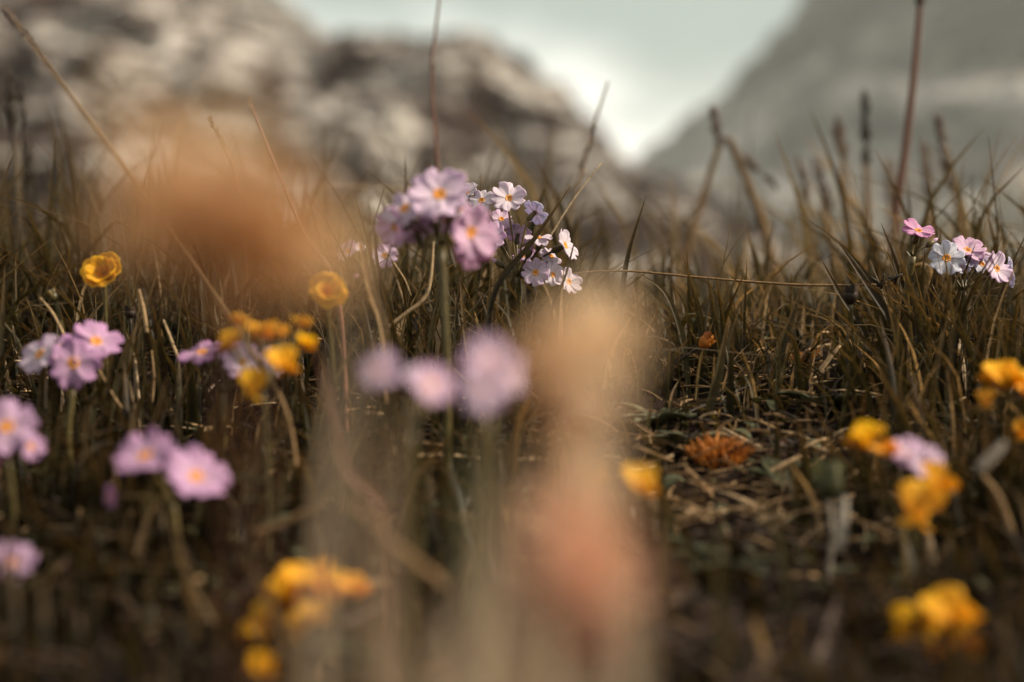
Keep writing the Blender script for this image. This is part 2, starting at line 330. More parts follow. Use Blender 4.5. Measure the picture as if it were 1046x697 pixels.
def rock_mat(name, scale, stops, veg_haze, darkcol, west=.0, zw=.12):
    m, nt, N, L = nmat(name)
    out = N.new('ShaderNodeOutputMaterial'); pb = N.new('ShaderNodeBsdfPrincipled'); L.new(pb.outputs[0], out.inputs[0]); pb.inputs['Roughness'].default_value = .95; pb.inputs['Specular IOR Level'].default_value = .1
    tc = N.new('ShaderNodeTexCoord')
    mp = N.new('ShaderNodeMapping'); mp.inputs['Scale'].default_value = (1, .6, 1.7); L.new(tc.outputs['Object'], mp.inputs[0])
    nz = N.new('ShaderNodeTexNoise'); nz.inputs['Scale'].default_value = scale; nz.inputs['Detail'].default_value = 8; nz.inputs['Distortion'].default_value = .6; L.new(mp.outputs[0], nz.inputs['Vector'])
    rp = ramp(N, stops); L.new(nz.outputs[0], rp.inputs[0])
    n2 = N.new('ShaderNodeTexNoise'); n2.inputs['Scale'].default_value = scale * .8; n2.inputs['Detail'].default_value = 7; n2.inputs['Distortion'].default_value = .4
    m2 = N.new('ShaderNodeMapping'); m2.inputs['Location'].default_value = (31, 7, 13); m2.inputs['Scale'].default_value = (1, .6, 1.5); L.new(tc.outputs['Object'], m2.inputs[0]); L.new(m2.outputs[0], n2.inputs['Vector'])
    # scrub thickens down the ridge; on the peak the base pales like haze
    sx = N.new('ShaderNodeSeparateXYZ'); L.new(tc.outputs['Object'], sx.inputs[0])
    mz = N.new('ShaderNodeMapRange'); mz.inputs[1].default_value = veg_haze[2]; mz.inputs[2].default_value = veg_haze[3]; mz.inputs[3].default_value = zw; mz.inputs[4].default_value = -zw; L.new(sx.outputs[2], mz.inputs[0])
    ad = N.new('ShaderNodeMath'); ad.operation = 'ADD'; L.new(n2.outputs[0], ad.inputs[0]); L.new(mz.outputs[0], ad.inputs[1])
    mr = N.new('ShaderNodeMapRange'); mr.inputs[1].default_value = veg_haze[0]; mr.inputs[2].default_value = veg_haze[1]; mw = N.new('ShaderNodeMapRange'); mw.inputs[1].default_value = -75; mw.inputs[2].default_value = -25; mw.inputs[3].default_value = west; mw.inputs[4].default_value = 0; L.new(sx.outputs[0], mw.inputs[0])
    a2 = N.new('ShaderNodeMath'); a2.operation = 'ADD'; L.new(ad.outputs[0], a2.inputs[0]); L.new(mw.outputs[0], a2.inputs[1])
    L.new(a2.outputs[0], mr.inputs[0])
    mc = N.new('ShaderNodeMix'); mc.data_type = 'RGBA'; L.new(mr.outputs[0], mc.inputs[0]); L.new(rp.outputs[0], mc.inputs[6]); mc.inputs[7].default_value = (*darkcol, 1)
    L.new(mc.outputs[2], pb.inputs['Base Color'])
    bp = N.new('ShaderNodeBump'); bp.inputs['Strength'].default_value = .6; bp.inputs['Distance'].default_value = 1.5 / scale * .1; L.new(nz.outputs[0], bp.inputs['Height']); L.new(bp.outputs[0], pb.inputs['Normal'])
    return m
RIDGE = [(-500, -160), (-200, -70), (0, -36), (200, -12), (280, 2), (312, 26), (340, 40), (400, 40), (460, 46), (510, 55), (545, 78), (575, 105), (600, 128), (620, 150), (645, 176), (690, 205), (760, 240), (860, 275), (1000, 310), (1500, 345)]
PEAK = [(100, 330), (420, 285), (540, 220), (600, 186), (640, 163), (680, 138), (715, 112), (750, 88), (775, 58), (795, 26), (815, -4), (860, -60), (930, -110), (1046, -150), (1250, -170), (1600, -120), (2100, 60)]
rm = rock_mat('ridge_rock_mat', .165, [(.38, (.085, .072, .067)), (.49, (.25, .228, .213)), (.60, (.47, .455, .43))], (.492, .535, 2, 46), (.044, .029, .025), .075)
pm = rock_mat('peak_rock_mat', .011, [(.42, (.08, .074, .07)), (.5, (.24, .225, .21)), (.58, (.55, .54, .51))], (.44, .54, 250, 120), (.055, .042, .036), 0, .14)  # pale base is scree plus haze painted into the colour; top darker
hill('mountain_ridge', 'pale grey rocky ridge dotted with dark brown scrub', RIDGE, 190, 95, -9, .017, 3.7, -600, 1500, 520, 190, rm, .5, .012, 14)
hill('mountain_peak', 'hazy grey mountain rising beyond the valley notch', PEAK, 1250, 700, -30, .024, 9.1, 0, 2100, 420, 160, pm, .9, .02)

# ------------------------------------------------------------------ haze
def add_haze(dens, half, top, bottom):
    v = [(x, y, z) for z in (bottom, top) for x, y in ((-half, -half), (half, -half), (half, half), (-half, half))]
    f = [(3, 2, 1, 0), (4, 5, 6, 7), (0, 1, 5, 4), (1, 2, 6, 5), (2, 3, 7, 6), (3, 0, 4, 7)]
    me = bpy.data.meshes.new('haze'); me.from_pydata(v, [], f)
    o = bpy.data.objects.new('haze', me); col.objects.link(o); tag(o, 'pale mountain haze filling the valley air', 'haze', kind='stuff')
    m, nt, N, L = nmat('haze_mat'); out = N.new('ShaderNodeOutputMaterial'); vp = N.new('ShaderNodeVolumePrincipled')
    vp.inputs['Color'].default_value = (.82, .93, .93, 1); vp.inputs['Density'].default_value = dens; vp.inputs['Anisotropy'].default_value = .2
    L.new(vp.outputs[0], out.inputs['Volume']); me.materials.append(m)
add_haze(.00030, 3900, 620, -60)

# ------------------------------------------------------------------ grass and litter (nobody could count them)
HMAX = [(.12, .007), (.2, .011), (.3, .019), (.37, .027), (.44, .040), (.52, .050), (.65, .062), (.8, .078), (1.1, .10), (2, .13), (6, .2)]
XF = [(-200, 1.35), (0, 1.35), (90, 1.12), (330, 1.05), (400, 1.0), (600, .92), (640, .62), (850, .62), (890, 1.0), (1046, 1.1), (1300, 1.2)]
def grass_patch(name, label, y0, y1, count, w, mat, bias, seg=4, clump=.5, lean=.35, xm=.30, straw=.12, gap=0):
    b = MB(); k = 0; tufts = []
    while k < count:
        y = y0 + (y1 - y0) * random.random() ** .9
        hw = .06 + y * (W / 2 / F) * 1.15 + xm * .2
        if random.random() < clump and tufts:
            tx, ty = random.choice(tufts[-40:]); x = random.gauss(tx, .007 + .01 * ty); y = random.gauss(ty, .007 + .01 * ty)
            if not y0 < y < y1: continue
        else:
            x = random.uniform(-hw, hw)
            if random.random() < .3: tufts.append((x, y))
        px = W / 2 + x / y * F
        if .35 < y < .408 and 700 < px < 768: k += 1; continue
        h = lerp_tab(HMAX, y) * (lerp_tab(XF, px) if y < .62 else 1.05) * ((.3 + .85 * random.random() ** 1.3) if y < .62 or px < 560 else (.22 + .95 * random.random() ** 2.4))
        h *= max(.35, 1 + .75 * noise.noise(Vector((x * 9 / max(.35, y), y * 9, 2.2))) + .35 * noise.noise(Vector((x * 40, y * 40, 5.))))
        if random.random() < .12: h *= random.uniform(1.1, 1.45)
        h = min(h, 1.55 * lerp_tab(HMAX, y))
        if gap and 590 < px < 1000 and random.random() < gap: k += 1; continue
        a = random.uniform(0, 2 * math.pi); ln = h * (random.uniform(.05, lean * 2) if random.random() > .14 else random.uniform(.7, 1.3))
        d = Vector((math.cos(a), math.sin(a) * .8, 0))
        p0 = Vector((x, y, ground(x, y) - .001)); bend = random.uniform(.2, .6)
        p1 = p0 + Vector((0, 0, h * .55)) + d * ln * .35; p2 = p0 + Vector((0, 0, h * (1 - .38 * min(1.5, (ln / h) ** 2)))) + d * ln * 1.1
        lf = px < 380
        r = min(1, max(0, random.gauss(bias - .1 * lf, .15))) if random.random() > straw * (.5 if lf else 1) else random.uniform(.72, 1)
        b.blade([p0, p1, p2], w * random.uniform(.6, 1.35), .00012, r, max(2, seg // 2), .3, Vector((math.cos(a + 1.57), math.sin(a + 1.57), 0)).lerp(Vector((1, .2, 0)), .4))
        k += 1
    o = b.build(name, mat, origin=Vector((0, 0, 0))); return tag(o, label, 'grass', kind='stuff')
grass_patch('meadow_grass', 'dense short olive grass on the dark near slope', .17, .40, 3600, .0023, M['grass'], .15, 6, .5, .36, straw=.04)
grass_patch('meadow_grass', 'in-focus olive and straw grass along the slope top', .40, .60, 3000, .0021, M['grass'], .30, 6, .6, .38, straw=.14)
grass_patch('meadow_grass', 'low fine turf between the straw', .34, .56, 2600, .0011, M['grass'], .32, 4, .6, .45, straw=.1)
grass_patch('meadow_grass', 'blurred brown grass on the crest behind the primroses', .60, 1.0, 1700, .0036, M['far_grass'], .40, 4, .6, .36, straw=.18, gap=.55)
grass_patch('meadow_grass', 'pale soft grass beyond the crest', 1.0, 2.4, 1900, .0066, M['far_grass'], .55, 4, .5, .35, gap=.78)
grass_patch('meadow_grass', 'distant meadow grass dropping towards the valley', 2.4, 9.0, 6000, .009, M['far_grass'], .5, 2, .4, .35)

# loose tufts of broad dark blades on the slope
b = MB()
for _ in range(42):
    px = random.choice((random.uniform(-60, 380), random.uniform(-60, 380), random.uniform(640, 1100))); y = random.uniform(.33, .47); x = (px - W / 2) / F * y
    if y < .425 and 690 < px < 785: continue
    for _ in range(random.randint(4, 9)):
        bx, by = random.gauss(x, .004), random.gauss(y, .004); h = lerp_tab(HMAX, by) * random.uniform(.7, 1.5); a = random.uniform(0, 6.28); ln = h * random.uniform(.05, .5); d = Vector((math.cos(a), math.sin(a), 0)); p0 = Vector((bx, by, ground(bx, by) - .001))
        b.blade([p0, p0 + Vector((0, 0, h * .5)) + d * ln * .25, p0 + Vector((0, 0, h * .9)) + d * ln], .0028 * random.uniform(.7, 1.3), .0002, random.uniform(.0, .4), 5, .35, Vector((math.cos(a + 1.57), math.sin(a + 1.57), 0)).lerp(Vector((1, .2, 0)), .5))
tag(b.build('meadow_grass', M['grass'], origin=Vector((0, 0, 0))), 'loose tufts of broad dark grass on the slope', 'grass', kind='stuff')

# tall grass added out of view on both sides to shade the near slope
b = MB()
for side, n in ((1, 900), (-1, 450)):
    for _ in range(n):
        y = random.uniform(.15, .40); x = side * (.36 * y + random.uniform(.035, .17)); h = random.uniform(.045, .095) * (.7 + .6 * min(1, (abs(x) - .36 * y) / .12)); a = random.uniform(0, 6.28)
        d = Vector((math.cos(a) + side * .5, math.sin(a), 0)); p0 = Vector((x, y, ground(x, y) - .001)); ln = h * random.uniform(.02, .28)
        b.blade([p0, p0 + Vector((0, 0, h * .55)) + d * ln * .3, p0 + Vector((0, 0, h)) + d * ln], .0024 * random.uniform(.6, 1.4), .0001, min(1, max(0, random.gauss(.3, .2))), 4)
tag(b.build('meadow_grass', M['grass'], origin=Vector((0, 0, 0))), 'taller grass added outside the frame to shade the near slope', 'grass', kind='stuff')

def litter(name, label, y0, y1, count, mat, lo, hi, rad, up=.25, xr=None):
    b = MB()
    for _ in range(count):
        y = random.uniform(y0, y1); hw = .05 + y * .42; x = random.uniform(-hw, hw)
        if xr: x = random.gauss((xr - W / 2) / F * y, .032)
        n = random.uniform(lo, hi); a = random.uniform(0, 2 * math.pi); d = Vector((math.cos(a), math.sin(a), random.uniform(-up * .3, up)))
        if noise.noise(Vector((x * 35, y * 35, 3.3))) < -.18: continue
        p0 = Vector((x, y, ground(x, y) + random.uniform(.0005, .006))); p2 = p0 + d * n
        p2.z = max(p2.z, ground(p2.x, p2.y) + .0005); p1 = (p0 + p2) / 2 + Vector((0, 0, n * random.uniform(0, .07))) + rv(n * .05)
        r = random.random()
        if random.random() < .5: b.tube([p0, p1, p2], rad * random.uniform(.5, 1.3), 4, 3, r)
        else: b.blade([p0, p1, p2], rad * random.uniform(1.6, 4), rad * .3, r, 4, .4, rv())
    o = b.build(name, mat, origin=Vector((0, 0, 0))); return tag(o, label, 'litter', kind='stuff')
litter('dry_litter', 'tangled dry straw and dead grass on the soil', .35, .62, 1250, M['straw'], .006, .026, .00032)
litter('dry_litter', 'stems and leaf scraps toned dark for the shade between the grass', .16, .60, 2000, M['seed'], .005, .020, .0005, .5)  # shade of the low gaps is put into this litter's dark colour
litter('dry_litter', 'few pale straws scattered over the dark lower slope', .22, .35, 90, M['straw'], .008, .026, .0004)

litter('dry_litter', 'patch of pale tangled straw right of the peach seed head', .34, .50, 380, M['straw'], .006, .020, .00036, .45, 735)
b = MB()
for _ in range(5200):
    y = random.uniform(.2, .62); hw = .05 + y * .42; x = random.uniform(-hw, hw); n = random.uniform(.0004, .0016); b.ell(Vector((x, y, ground(x, y) + n * random.uniform(0, .6))), rv().normalized(), n * random.uniform(1.2, 4), n * .5, 4, 3, random.random() ** 2)
tag(b.build('soil_crumbs', M['crumb'], origin=Vector((0, 0, 0))), 'crumbs of soil and broken plant bits', 'soil crumbs', kind='stuff')

# small ground-cover leaves among the litter
b = MB()
for _ in range(1500):
    y = random.uniform(.3, .75); hw = .05 + y * .42; x = random.uniform(-hw, hw)
    if x / y * F + W / 2 < 560 and random.random() < .6: continue
    c = Vector((x, y, ground(x, y) + random.uniform(.001, .007))); a = random.uniform(0, 6.28); d = Vector((math.cos(a), math.sin(a), random.uniform(.1, 1.1)))
    n = random.uniform(.0025, .007)
    b.petal(c, d, Vector((-d.x * .5, -d.y * .5 - .3, 1)), n, n * random.uniform(.3, .6), .5, 0, random.random() * .75, 2, 4, .02, .25, shape=lambda v: .1 + math.sin(math.pi * min(1, v * .97 + .02)) ** .8)
tag(b.build('ground_cover_leaves', M['leaf'], origin=Vector((0, 0, 0))), 'small dull green leaves creeping among the straw', 'ground cover', kind='stuff')

# ------------------------------------------------------------------ primroses
FL = {}
def frand(seed): return random.Random(seed)
def flower_mesh(mat, var):
    """corolla one unit across, facing +z, five notched petals"""
    key = (mat, var)
    if key in FL: return FL[key]
    r = frand(var * 7 + 3); b = MB(); c = MB(); lift = r.uniform(-.10, .38)
    for k in range(5):
        a = 2 * math.pi * k / 5 + r.uniform(-.09, .09); el = lift + r.uniform(-.22, .22)
        d = Vector((math.cos(a) * math.cos(el), math.sin(a) * math.cos(el), math.sin(el)))
        b.petal(Vector((math.cos(a) * .05, math.sin(a) * .05, r.uniform(-.008, .008))), d, Vector((0, 0, 1)), .47 * r.uniform(.92, 1.06), .50 * r.uniform(.9, 1.08), .3, .30, r.random(), 8, 7, .045, r.uniform(.0, .14))
    n = 14
    # throat: a shallow cup with a raised rim
    for i, (rad, z) in enumerate([(.0, -.03), (.045, -.028), (.075, .012), (.105, .018), (.115, -.01)]):
        for h in range(n):
            q = 2 * math.pi * h / n; w_ = 1 + .12 * math.cos(5 * q)
            c.vert(Vector((math.cos(q) * max(rad, .002) * w_, math.sin(q) * max(rad, .002) * w_, z + .012)), (r.random() * .6 + .2, i / 4, .5, 1))
        if i:
            for h in range(n): c.f.append(((i - 1) * n + h, (i - 1) * n + (h + 1) % n, i * n + (h + 1) % n, i * n + h))
    FL[key] = (b.mesh('flower', M[mat]), c.mesh('flower_eye', M['eye'])); return FL[key]
def facing(d, roll):
    q = d.to_track_quat('Z', 'Y'); return q @ Quaternion((0, 0, 1), roll)
def primrose(label, base, apex, flowers, group='lilac primroses in the meadow', stem_r=.0008, leaves=5, second=None):
    """flowers: (px, py, s, diameter mm, facing (right, up, to the viewer), colour)"""
    g = on_ground(*base); g.z -= .001; A = at(*apex)
    t = empty('primrose_plant', g, label, 'flower', group)
    b = MB(); mid = (g + A) / 2 + Vector((random.uniform(-.0015, .0015), random.uniform(-.002, .002), 0))
    b.tube([g, mid, A], [stem_r * 1.2, stem_r, stem_r * 1.15], 8, 8, random.uniform(.2, .7)); b.build('stem', M['stem'], t)
    # little bracts where the flower stalks part
    br = MB()
    for k in range(5):
        a = k * 1.26 + random.random(); d = Vector((math.cos(a), math.sin(a), .9)).normalized()
        br.blade([A - Vector((0, 0, .0004)), A + d * .0014, A + d * .003], .0009, .0001, .3, 3)
    br.build('bract', M['stem'], t)
    for k in range(leaves):
        a = random.uniform(0, 6.28); d = Vector((math.cos(a), math.sin(a), random.uniform(.3, .9))); n = random.uniform(.013, .023); lb = MB()
        lb.petal(g + Vector((0, 0, .001)), d, Vector((-d.x, -d.y, 1.)), n, n * .34, .5, 0, random.random() * .6, 4, 7, .03, .35, shape=lambda v: .2 + .8 * math.sin(math.pi * min(1, v * .85 + .1)) ** .8 if v < .98 else .1)
        lb.build('leaf', M['leaf'], t, .0003)
    for k in range(random.choice((1, 2, 2, 3)) if len(flowers) > 1 else 1):
        a = random.uniform(0, 6.28); d = Vector((math.cos(a) * .7, math.sin(a) * .7, random.uniform(.4, 1.2))).normalized(); bd = MB(); e = A + d * random.uniform(.005, .009)
        bd.tube([A, A.lerp(e, .5) + Vector((0, 0, .0005)), e], [.0003, .0003, .0004], 6, 4, .5); bd.ell(e + d * .0015, d, .0042, .0011, 8, 6, random.uniform(.3, .9)); bd.build('bud', M['stem'], t)
        tp = MB(); tp.ell(e + d * .0035, d, .0028, .0007, 7, 5, .5); tp.build('bud_tip', M['orchid'], t)
    for (px, py, s, dm, fc, mat) in flowers:
        P = at(px, py, s); d = Vector((fc[0], -fc[2], fc[1])).normalized(); var = random.randrange(9); size = dm / 1000
        fm, em = flower_mesh(mat, var)
        o = bpy.data.objects.new('flower', fm); col.objects.link(o); o.parent = t
        o.location = P - g; o.rotation_mode = 'QUATERNION'; o.rotation_quaternion = facing(d, random.uniform(0, 6.28)); o.scale = (size,) * 3
        md = o.modifiers.new('thickness', 'SOLIDIFY'); md.thickness = .022; md.offset = -1
        e = bpy.data.objects.new('flower_eye', em); col.objects.link(e); e.parent = o
        # stalk and calyx in world space, put into the flower's own space
        q = P - d * size * .02; cal = P - d * size * .42; pb_ = MB(); k1 = A.lerp(cal, .5) + Vector((0, 0, .0006)) - d * .0008
        pts = [A, k1, cal]; pb_.tube(pts, [.00032, .0003, .00045], 6, 5, random.uniform(.3, .9))
        pb_.tube([cal - d * .0004, cal.lerp(q, .35), q], [.0005, .0011 * size / .01, .0009 * size / .01, .0007 * size / .01], 8, 5, random.uniform(.1, .6))
        mw = Matrix.Translation(P) @ o.rotation_quaternion.to_matrix().to_4x4() @ Matrix.Scale(size, 4); inv = mw.inverted()
        pb_.v = [tuple(inv @ Vector(v)) for v in pb_.v]
        pc = bpy.data.objects.new('flower_stalk', pb_.mesh('flower_stalk', M['stem'])); col.objects.link(pc); pc.parent = o
    return t
S = .425
primrose('large soft lilac primrose head with a drooping pink bloom, beside the white primroses', (455, 405, .378), (450, 252, .378), [
    (449, 199, .372, 16, (.0, .58, .8), 'lilac'), (414, 213, .378, 13, (-.45, .6, .65), 'lilac'), (481, 238, .366, 15, (.6, .05, .78), 'orchid'), (484, 256, .37, 11, (.4, -.45, .8), 'orchid'),
    (404, 232, .38, 11.5, (-.7, -.1, .7), 'orchid'), (426, 238, .385, 11.5, (-.2, .6, -.5), 'lilac'), (468, 213, .384, 12.5, (.3, .7, .3), 'lilac'), (433, 203, .386, 12, (-.2, .8, .3), 'lilac'), (457, 226, .384, 9, (.1, .5, .8), 'lilac')], stem_r=.0011)
primrose('pale lilac white primrose cluster in sharp focus behind the dark crossing blade', (528, 392, .468), (529, 283, .463), [
    (520, 203, .458, 12, (.05, .42, .9), 'white'), (492, 205, .462, 9.5, (-.35, .45, .7), 'white'), (478, 197, .466, 8, (-.3, .6, .5), 'white'),
    (547, 217, .464, 10, (.55, .55, -.45), 'mint'), (550, 243, .457, 9.5, (.0, .9, .32), 'white'), (577, 251, .458, 11.5, (.75, .32, .45), 'white'),
    (547, 279, .455, 9.5, (-.1, .1, .9), 'lilac'), (565, 281, .458, 8, (.3, .25, .8), 'white'), (581, 288, .46, 9.5, (.55, .2, .7), 'white'),
    (503, 243, .459, 10.5, (-.45, .25, .8), 'lilac'), (529, 240, .468, 9, (.1, .7, -.5), 'lilac'), (512, 224, .466, 8.5, (.1, .5, .6), 'lilac'), (563, 262, .463, 8, (.4, .5, .5), 'white'), (536, 262, .466, 8, (-.1, .6, .5), 'lilac')])
primrose('two small lilac primrose blooms just behind the tall pale blade', (392, 350, .52), (386, 300, .515), [
    (393, 261, .51, 9.5, (-.1, .2, .9), 'lilac'), (355, 257, .515, 9, (-.5, .4, .7), 'lilac'), (368, 252, .52, 7, (.1, .8, .4), 'white')], leaves=1)
primrose('single pink primrose bloom on a thick olive stem by the reddish stalk', (924, 400, .468), (932, 262, .464), [
    (938, 236, .462, 11, (.1, .78, .55), 'pink')], stem_r=.0011)
primrose('small pale blue and pink primrose cluster at the edge of the meadow', (987, 395, .466), (984, 297, .462), [
    (967, 264, .456, 12, (-.15, .3, .95), 'mint'), (988, 256, .462, 12, (.1, .65, .65), 'orchid'), (1000, 257, .466, 9, (.3, .8, .3), 'lilac'),
    (1018, 275, .457, 11.5, (.4, .2, .8), 'lilac'), (1030, 278, .463, 10, (.85, .2, .2), 'mint'), (980, 268, .464, 9, (.0, .5, .7), 'mint'), (1003, 270, .466, 9, (.2, .4, .7), 'mint')])
primrose('purple primrose head of four blooms among dark grass', (80, 480, .385), (74, 398, .384), [
    (75, 371, .378, 14, (.05, .25, .95), 'violet'), (41, 362, .385, 13, (-.4, .45, .7), 'lilac'), (98, 349, .385, 14, (.3, .6, .6), 'violet'), (62, 354, .39, 11, (-.1, .8, .3), 'violet')])
primrose('magenta primrose head cut off by the frame edge', (8, 560, .335), (8, 470, .335), [
    (7, 436, .33, 14, (.2, .35, .9), 'violet'), (-8, 448, .335, 13, (-.3, .4, .8), 'pink'), (31, 456, .337, 7.5, (.6, .2, .4), 'violet')])
primrose('two flat lilac primrose blooms above a tiny bud, low on the slope', (178, 590, .325), (176, 515, .325), [
    (148, 466, .318, 14, (-.25, .75, .5), 'violet'), (200, 487, .316, 14.5, (.25, .72, .6), 'violet'), (112, 508, .326, 6, (-.6, .0, .5), 'violet'), (168, 462, .33, 11, (.1, .8, .2), 'violet')])
primrose('lone mauve primrose half out of frame near the bottom corner', (10, 665, 0.302), (12, 610, 0.305), [(14, 575, 0.300, 10.1, (.1, .6, .7), 'violet'), (-2, 570, 0.302, 9.0, (-.4, .6, .6), 'lilac')], leaves=1)
primrose('nodding mauve primrose pushed against the yellow vetch', (225, 470, 0.392), (228, 402, 0.392), [
    (206, 360, 0.386, 12.9, (-.15, .85, .35), 'violet'), (248, 371, 0.383, 12.3, (.2, .5, .7), 'lilac'), (277, 370, 0.388, 9.5, (.5, .3, .7), 'lilac'), (228, 357, 0.394, 10.1, (.1, .8, .1), 'violet')])
primrose('very blurred pair of lilac blooms between the straw stems', (420, 560, .265), (420, 440, .265), [
    (388, 378, .255, 7.4, (-.2, .3, .9), 'lilac'), (440, 393, .26, 8.7, (.4, .35, .8), 'lilac'), (425, 384, .268, 5.2, (.3, .6, .6), 'lilac')])
primrose('very blurred lilac bloom touching the peach seed head', (495, 560, .25), (497, 425, .25), [
    (499, 370, .238, 9.1, (.25, .45, .85), 'lilac'), (494, 396, .236, 8.7, (.35, .1, .9), 'lilac'), (520, 385, .25, 7.0, (.6, .3, .6), 'lilac')])
primrose('small lilac bloom squeezed between two yellow vetch blooms', (935, 600, .325), (932, 505, .328), [
    (930, 466, .322, 10, (-.1, .75, .5), 'lilac'), (945, 473, .318, 9.5, (.2, .5, .8), 'lilac')], leaves=1)

# ------------------------------------------------------------------ yellow vetch
PEA = {}
def pea_mesh(mat, var):
    """pea flower one unit tall, keel pointing along +z (towards the viewer), standard petal up +y"""
    if (mat, var) in PEA: return PEA[(mat, var)]
    r = frand(var + 40); b = MB(); c = MB(); Z = Vector((0, 0, 1)); Y = Vector((0, 1, 0))
    b.petal(Vector((0, -.12, -.05)), Vector((0, 1, -.12 + r.uniform(-.1, .1))), Vector((0, .1, 1)), .72, .86 * r.uniform(.9, 1.1), .55, .08, r.random(), 8, 7, .03, .12)
    for s_ in (-1, 1):
        b.petal(Vector((s_ * .05, -.15, -.02)), Vector((s_ * .22, .12 + r.uniform(-.1, .1), 1)), Vector((s_, .5, 0)), .58, .42, .9, 0, r.random(), 6, 6, .03, .15)
    for i in range(3):
        c.ell(Vector((0, -.14 + .02 * i, .16 + .04 * i)), Vector((0, .15, 1)).normalized(), .52 - .1 * i, .12 - .02 * i, 8, 6, r.random())
    PEA[(mat, var)] = (b.mesh('bloom', M[mat]), c.mesh('keel', M['amber'])); return PEA[(mat, var)]
def vetch(label, base, apex, blooms, group='yellow vetch flowers in the meadow', stem_r=.0007):
    """blooms: (px, py, s, size mm, facing, material)"""
    g = on_ground(*base); g.z -= .001; A = at(*apex); t = empty('yellow_vetch', g, label, 'flower', group)
    b = MB(); b.tube([g, (g + A) / 2 + rv(.0015), A], [stem_r, stem_r * .9, stem_r * .8], 7, 7, random.random()); b.build('stem', M['stem'], t)
    for k in range(3):
        a = random.uniform(0, 6.28); h = g.lerp(A, random.uniform(.1, .5)); lb = MB(); d = Vector((math.cos(a), math.sin(a), .5)); n = .007
        for q in (-1, 0, 1):
            dd = Quaternion((0, 0, 1), q * .8) @ d
            lb.petal(h + d * .002 * (q == 0), dd, Vector((-dd.x, -dd.y, 1)), n, n * .45, .4, 0, random.random() * .5, 4, 5, .02, .2, shape=lambda v: .1 + .9 * math.sin(math.pi * min(1, v * .95 + .03)) ** .8)
        lb.build('leaf', M['leaf'], t, .0002)
    for (px, py, s, sm_, fc, mat) in blooms:
        P = at(px, py, s); d = Vector((fc[0], -fc[2], fc[1])).normalized(); bm_, km = pea_mesh(mat, random.randrange(4)); size = sm_ / 1000
        o = bpy.data.objects.new('bloom', bm_); col.objects.link(o); o.parent = t; o.location = P - g; o.rotation_mode = 'QUATERNION'
        o.rotation_quaternion = facing(d, random.uniform(-.35, .35)); o.scale = (size,) * 3
        md = o.modifiers.new('thickness', 'SOLIDIFY'); md.thickness = .03; md.offset = 0
        k = bpy.data.objects.new('keel', km); col.objects.link(k); k.parent = o
        pb_ = MB(); e = P - d * size * .1 - Vector((0, 0, size * .1)); pb_.tube([A, A.lerp(e, .5) + rv(.0004), e], [.0004, .0004, .0009], 6, 4, .4)
        inv = (Matrix.Translation(P) @ o.rotation_quaternion.to_matrix().to_4x4() @ Matrix.Scale(size, 4)).inverted(); pb_.v = [tuple(inv @ Vector(v)) for v in pb_.v]
        c = bpy.data.objects.new('bloom_stalk', pb_.mesh('bloom_stalk', M['stem'])); col.objects.link(c); c.parent = o
    return t
vetch('cluster of amber and yellow vetch blooms under the big blurred brown bloom', (275, 500, .33), (270, 400, .335), [
    (258, 398, .33, 8.5, (0, -.1, .9), 'yellow'), (290, 374, .325, 8.5, (.3, .2, .9), 'yellow'), (236, 352, .335, 7, (-.4, .2, .8), 'amber'), (268, 342, .33, 8, (.2, .6, .7), 'amber'),
    (245, 330, .35, 6, (-.2, .7, .6), 'amber'), (312, 352, .33, 5.5, (.4, .4, .7), 'yellow'), (308, 332, .34, 5.5, (.3, .7, .6), 'yellow'), (286, 343, .345, 5.5, (.2, .8, .3), 'yellow')])
vetch('spread yellow vetch umbel with upright petals near the bottom', (330, 760, .29), (318, 665, .295), [
    (272, 638, .288, 10.5, (-.7, .1, .65), 'yellow'), (294, 606, .292, 11, (-.35, .5, .75), 'yellow'), (314, 598, .288, 11.5, (-.1, .5, .85), 'yellow'), (334, 600, .294, 10.5, (.25, .6, .7), 'yellow'),
    (363, 603, .294, 6.5, (.6, .4, .6), 'amber'), (288, 630, .29, 8, (-.4, .3, .8), 'amber'), (322, 628, .288, 9.5, (.2, .2, .9), 'yellow'), (346, 612, .296, 7, (.5, .5, .6), 'amber'), (303, 645, .286, 7, (-.1, -.1, .9), 'amber')])
vetch('lone small amber vetch bloom at the bottom edge of the frame', (272, 735, .25), (270, 700, .252), [(266, 682, .245, 4.6, (-.2, .4, .8), 'amber'), (272, 687, .248, 3.8, (.4, .5, .6), 'amber')])
vetch('two amber vetch blooms above the blurred rosy flower', (638, 600, .285), (636, 540, .285), [
    (616, 494, .24, 6.0, (-.4, .3, .8), 'yellow'), (653, 496, .285, 7.8, (.4, .2, .8), 'yellow'), (606, 500, .272, 4.0, (-.6, .1, .7), 'amber')])
vetch('yellow vetch with three open blooms round a lilac primrose', (925, 640, .32), (922, 540, .322), [
    (883, 450, .322, 9.4, (-.5, .5, .7), 'yellow'), (935, 522, .306, 11.0, (-.1, -.15, .95), 'yellow'), (958, 494, .31, 8.2, (.6, .1, .7), 'amber'), (905, 462, .322, 6.6, (.1, .6, .6), 'amber'), (945, 508, .312, 7.7, (.5, -.2, .7), 'yellow')])
vetch('yellow vetch bloom with a round bud, partly out of frame', (1034, 500, .355), (1032, 440, .352), [
    (1026, 388, .346, 10.9, (.0, .5, .85), 'yellow'), (1008, 410, .345, 5.3, (-.5, -.1, .8), 'amber'), (1046, 398, .35, 10.3, (.5, .4, .7), 'yellow'), (1012, 388, .35, 6.9, (-.5, .5, .6), 'yellow'), (1042, 442, .352, 5.8, (.2, -.3, .8), 'amber')])
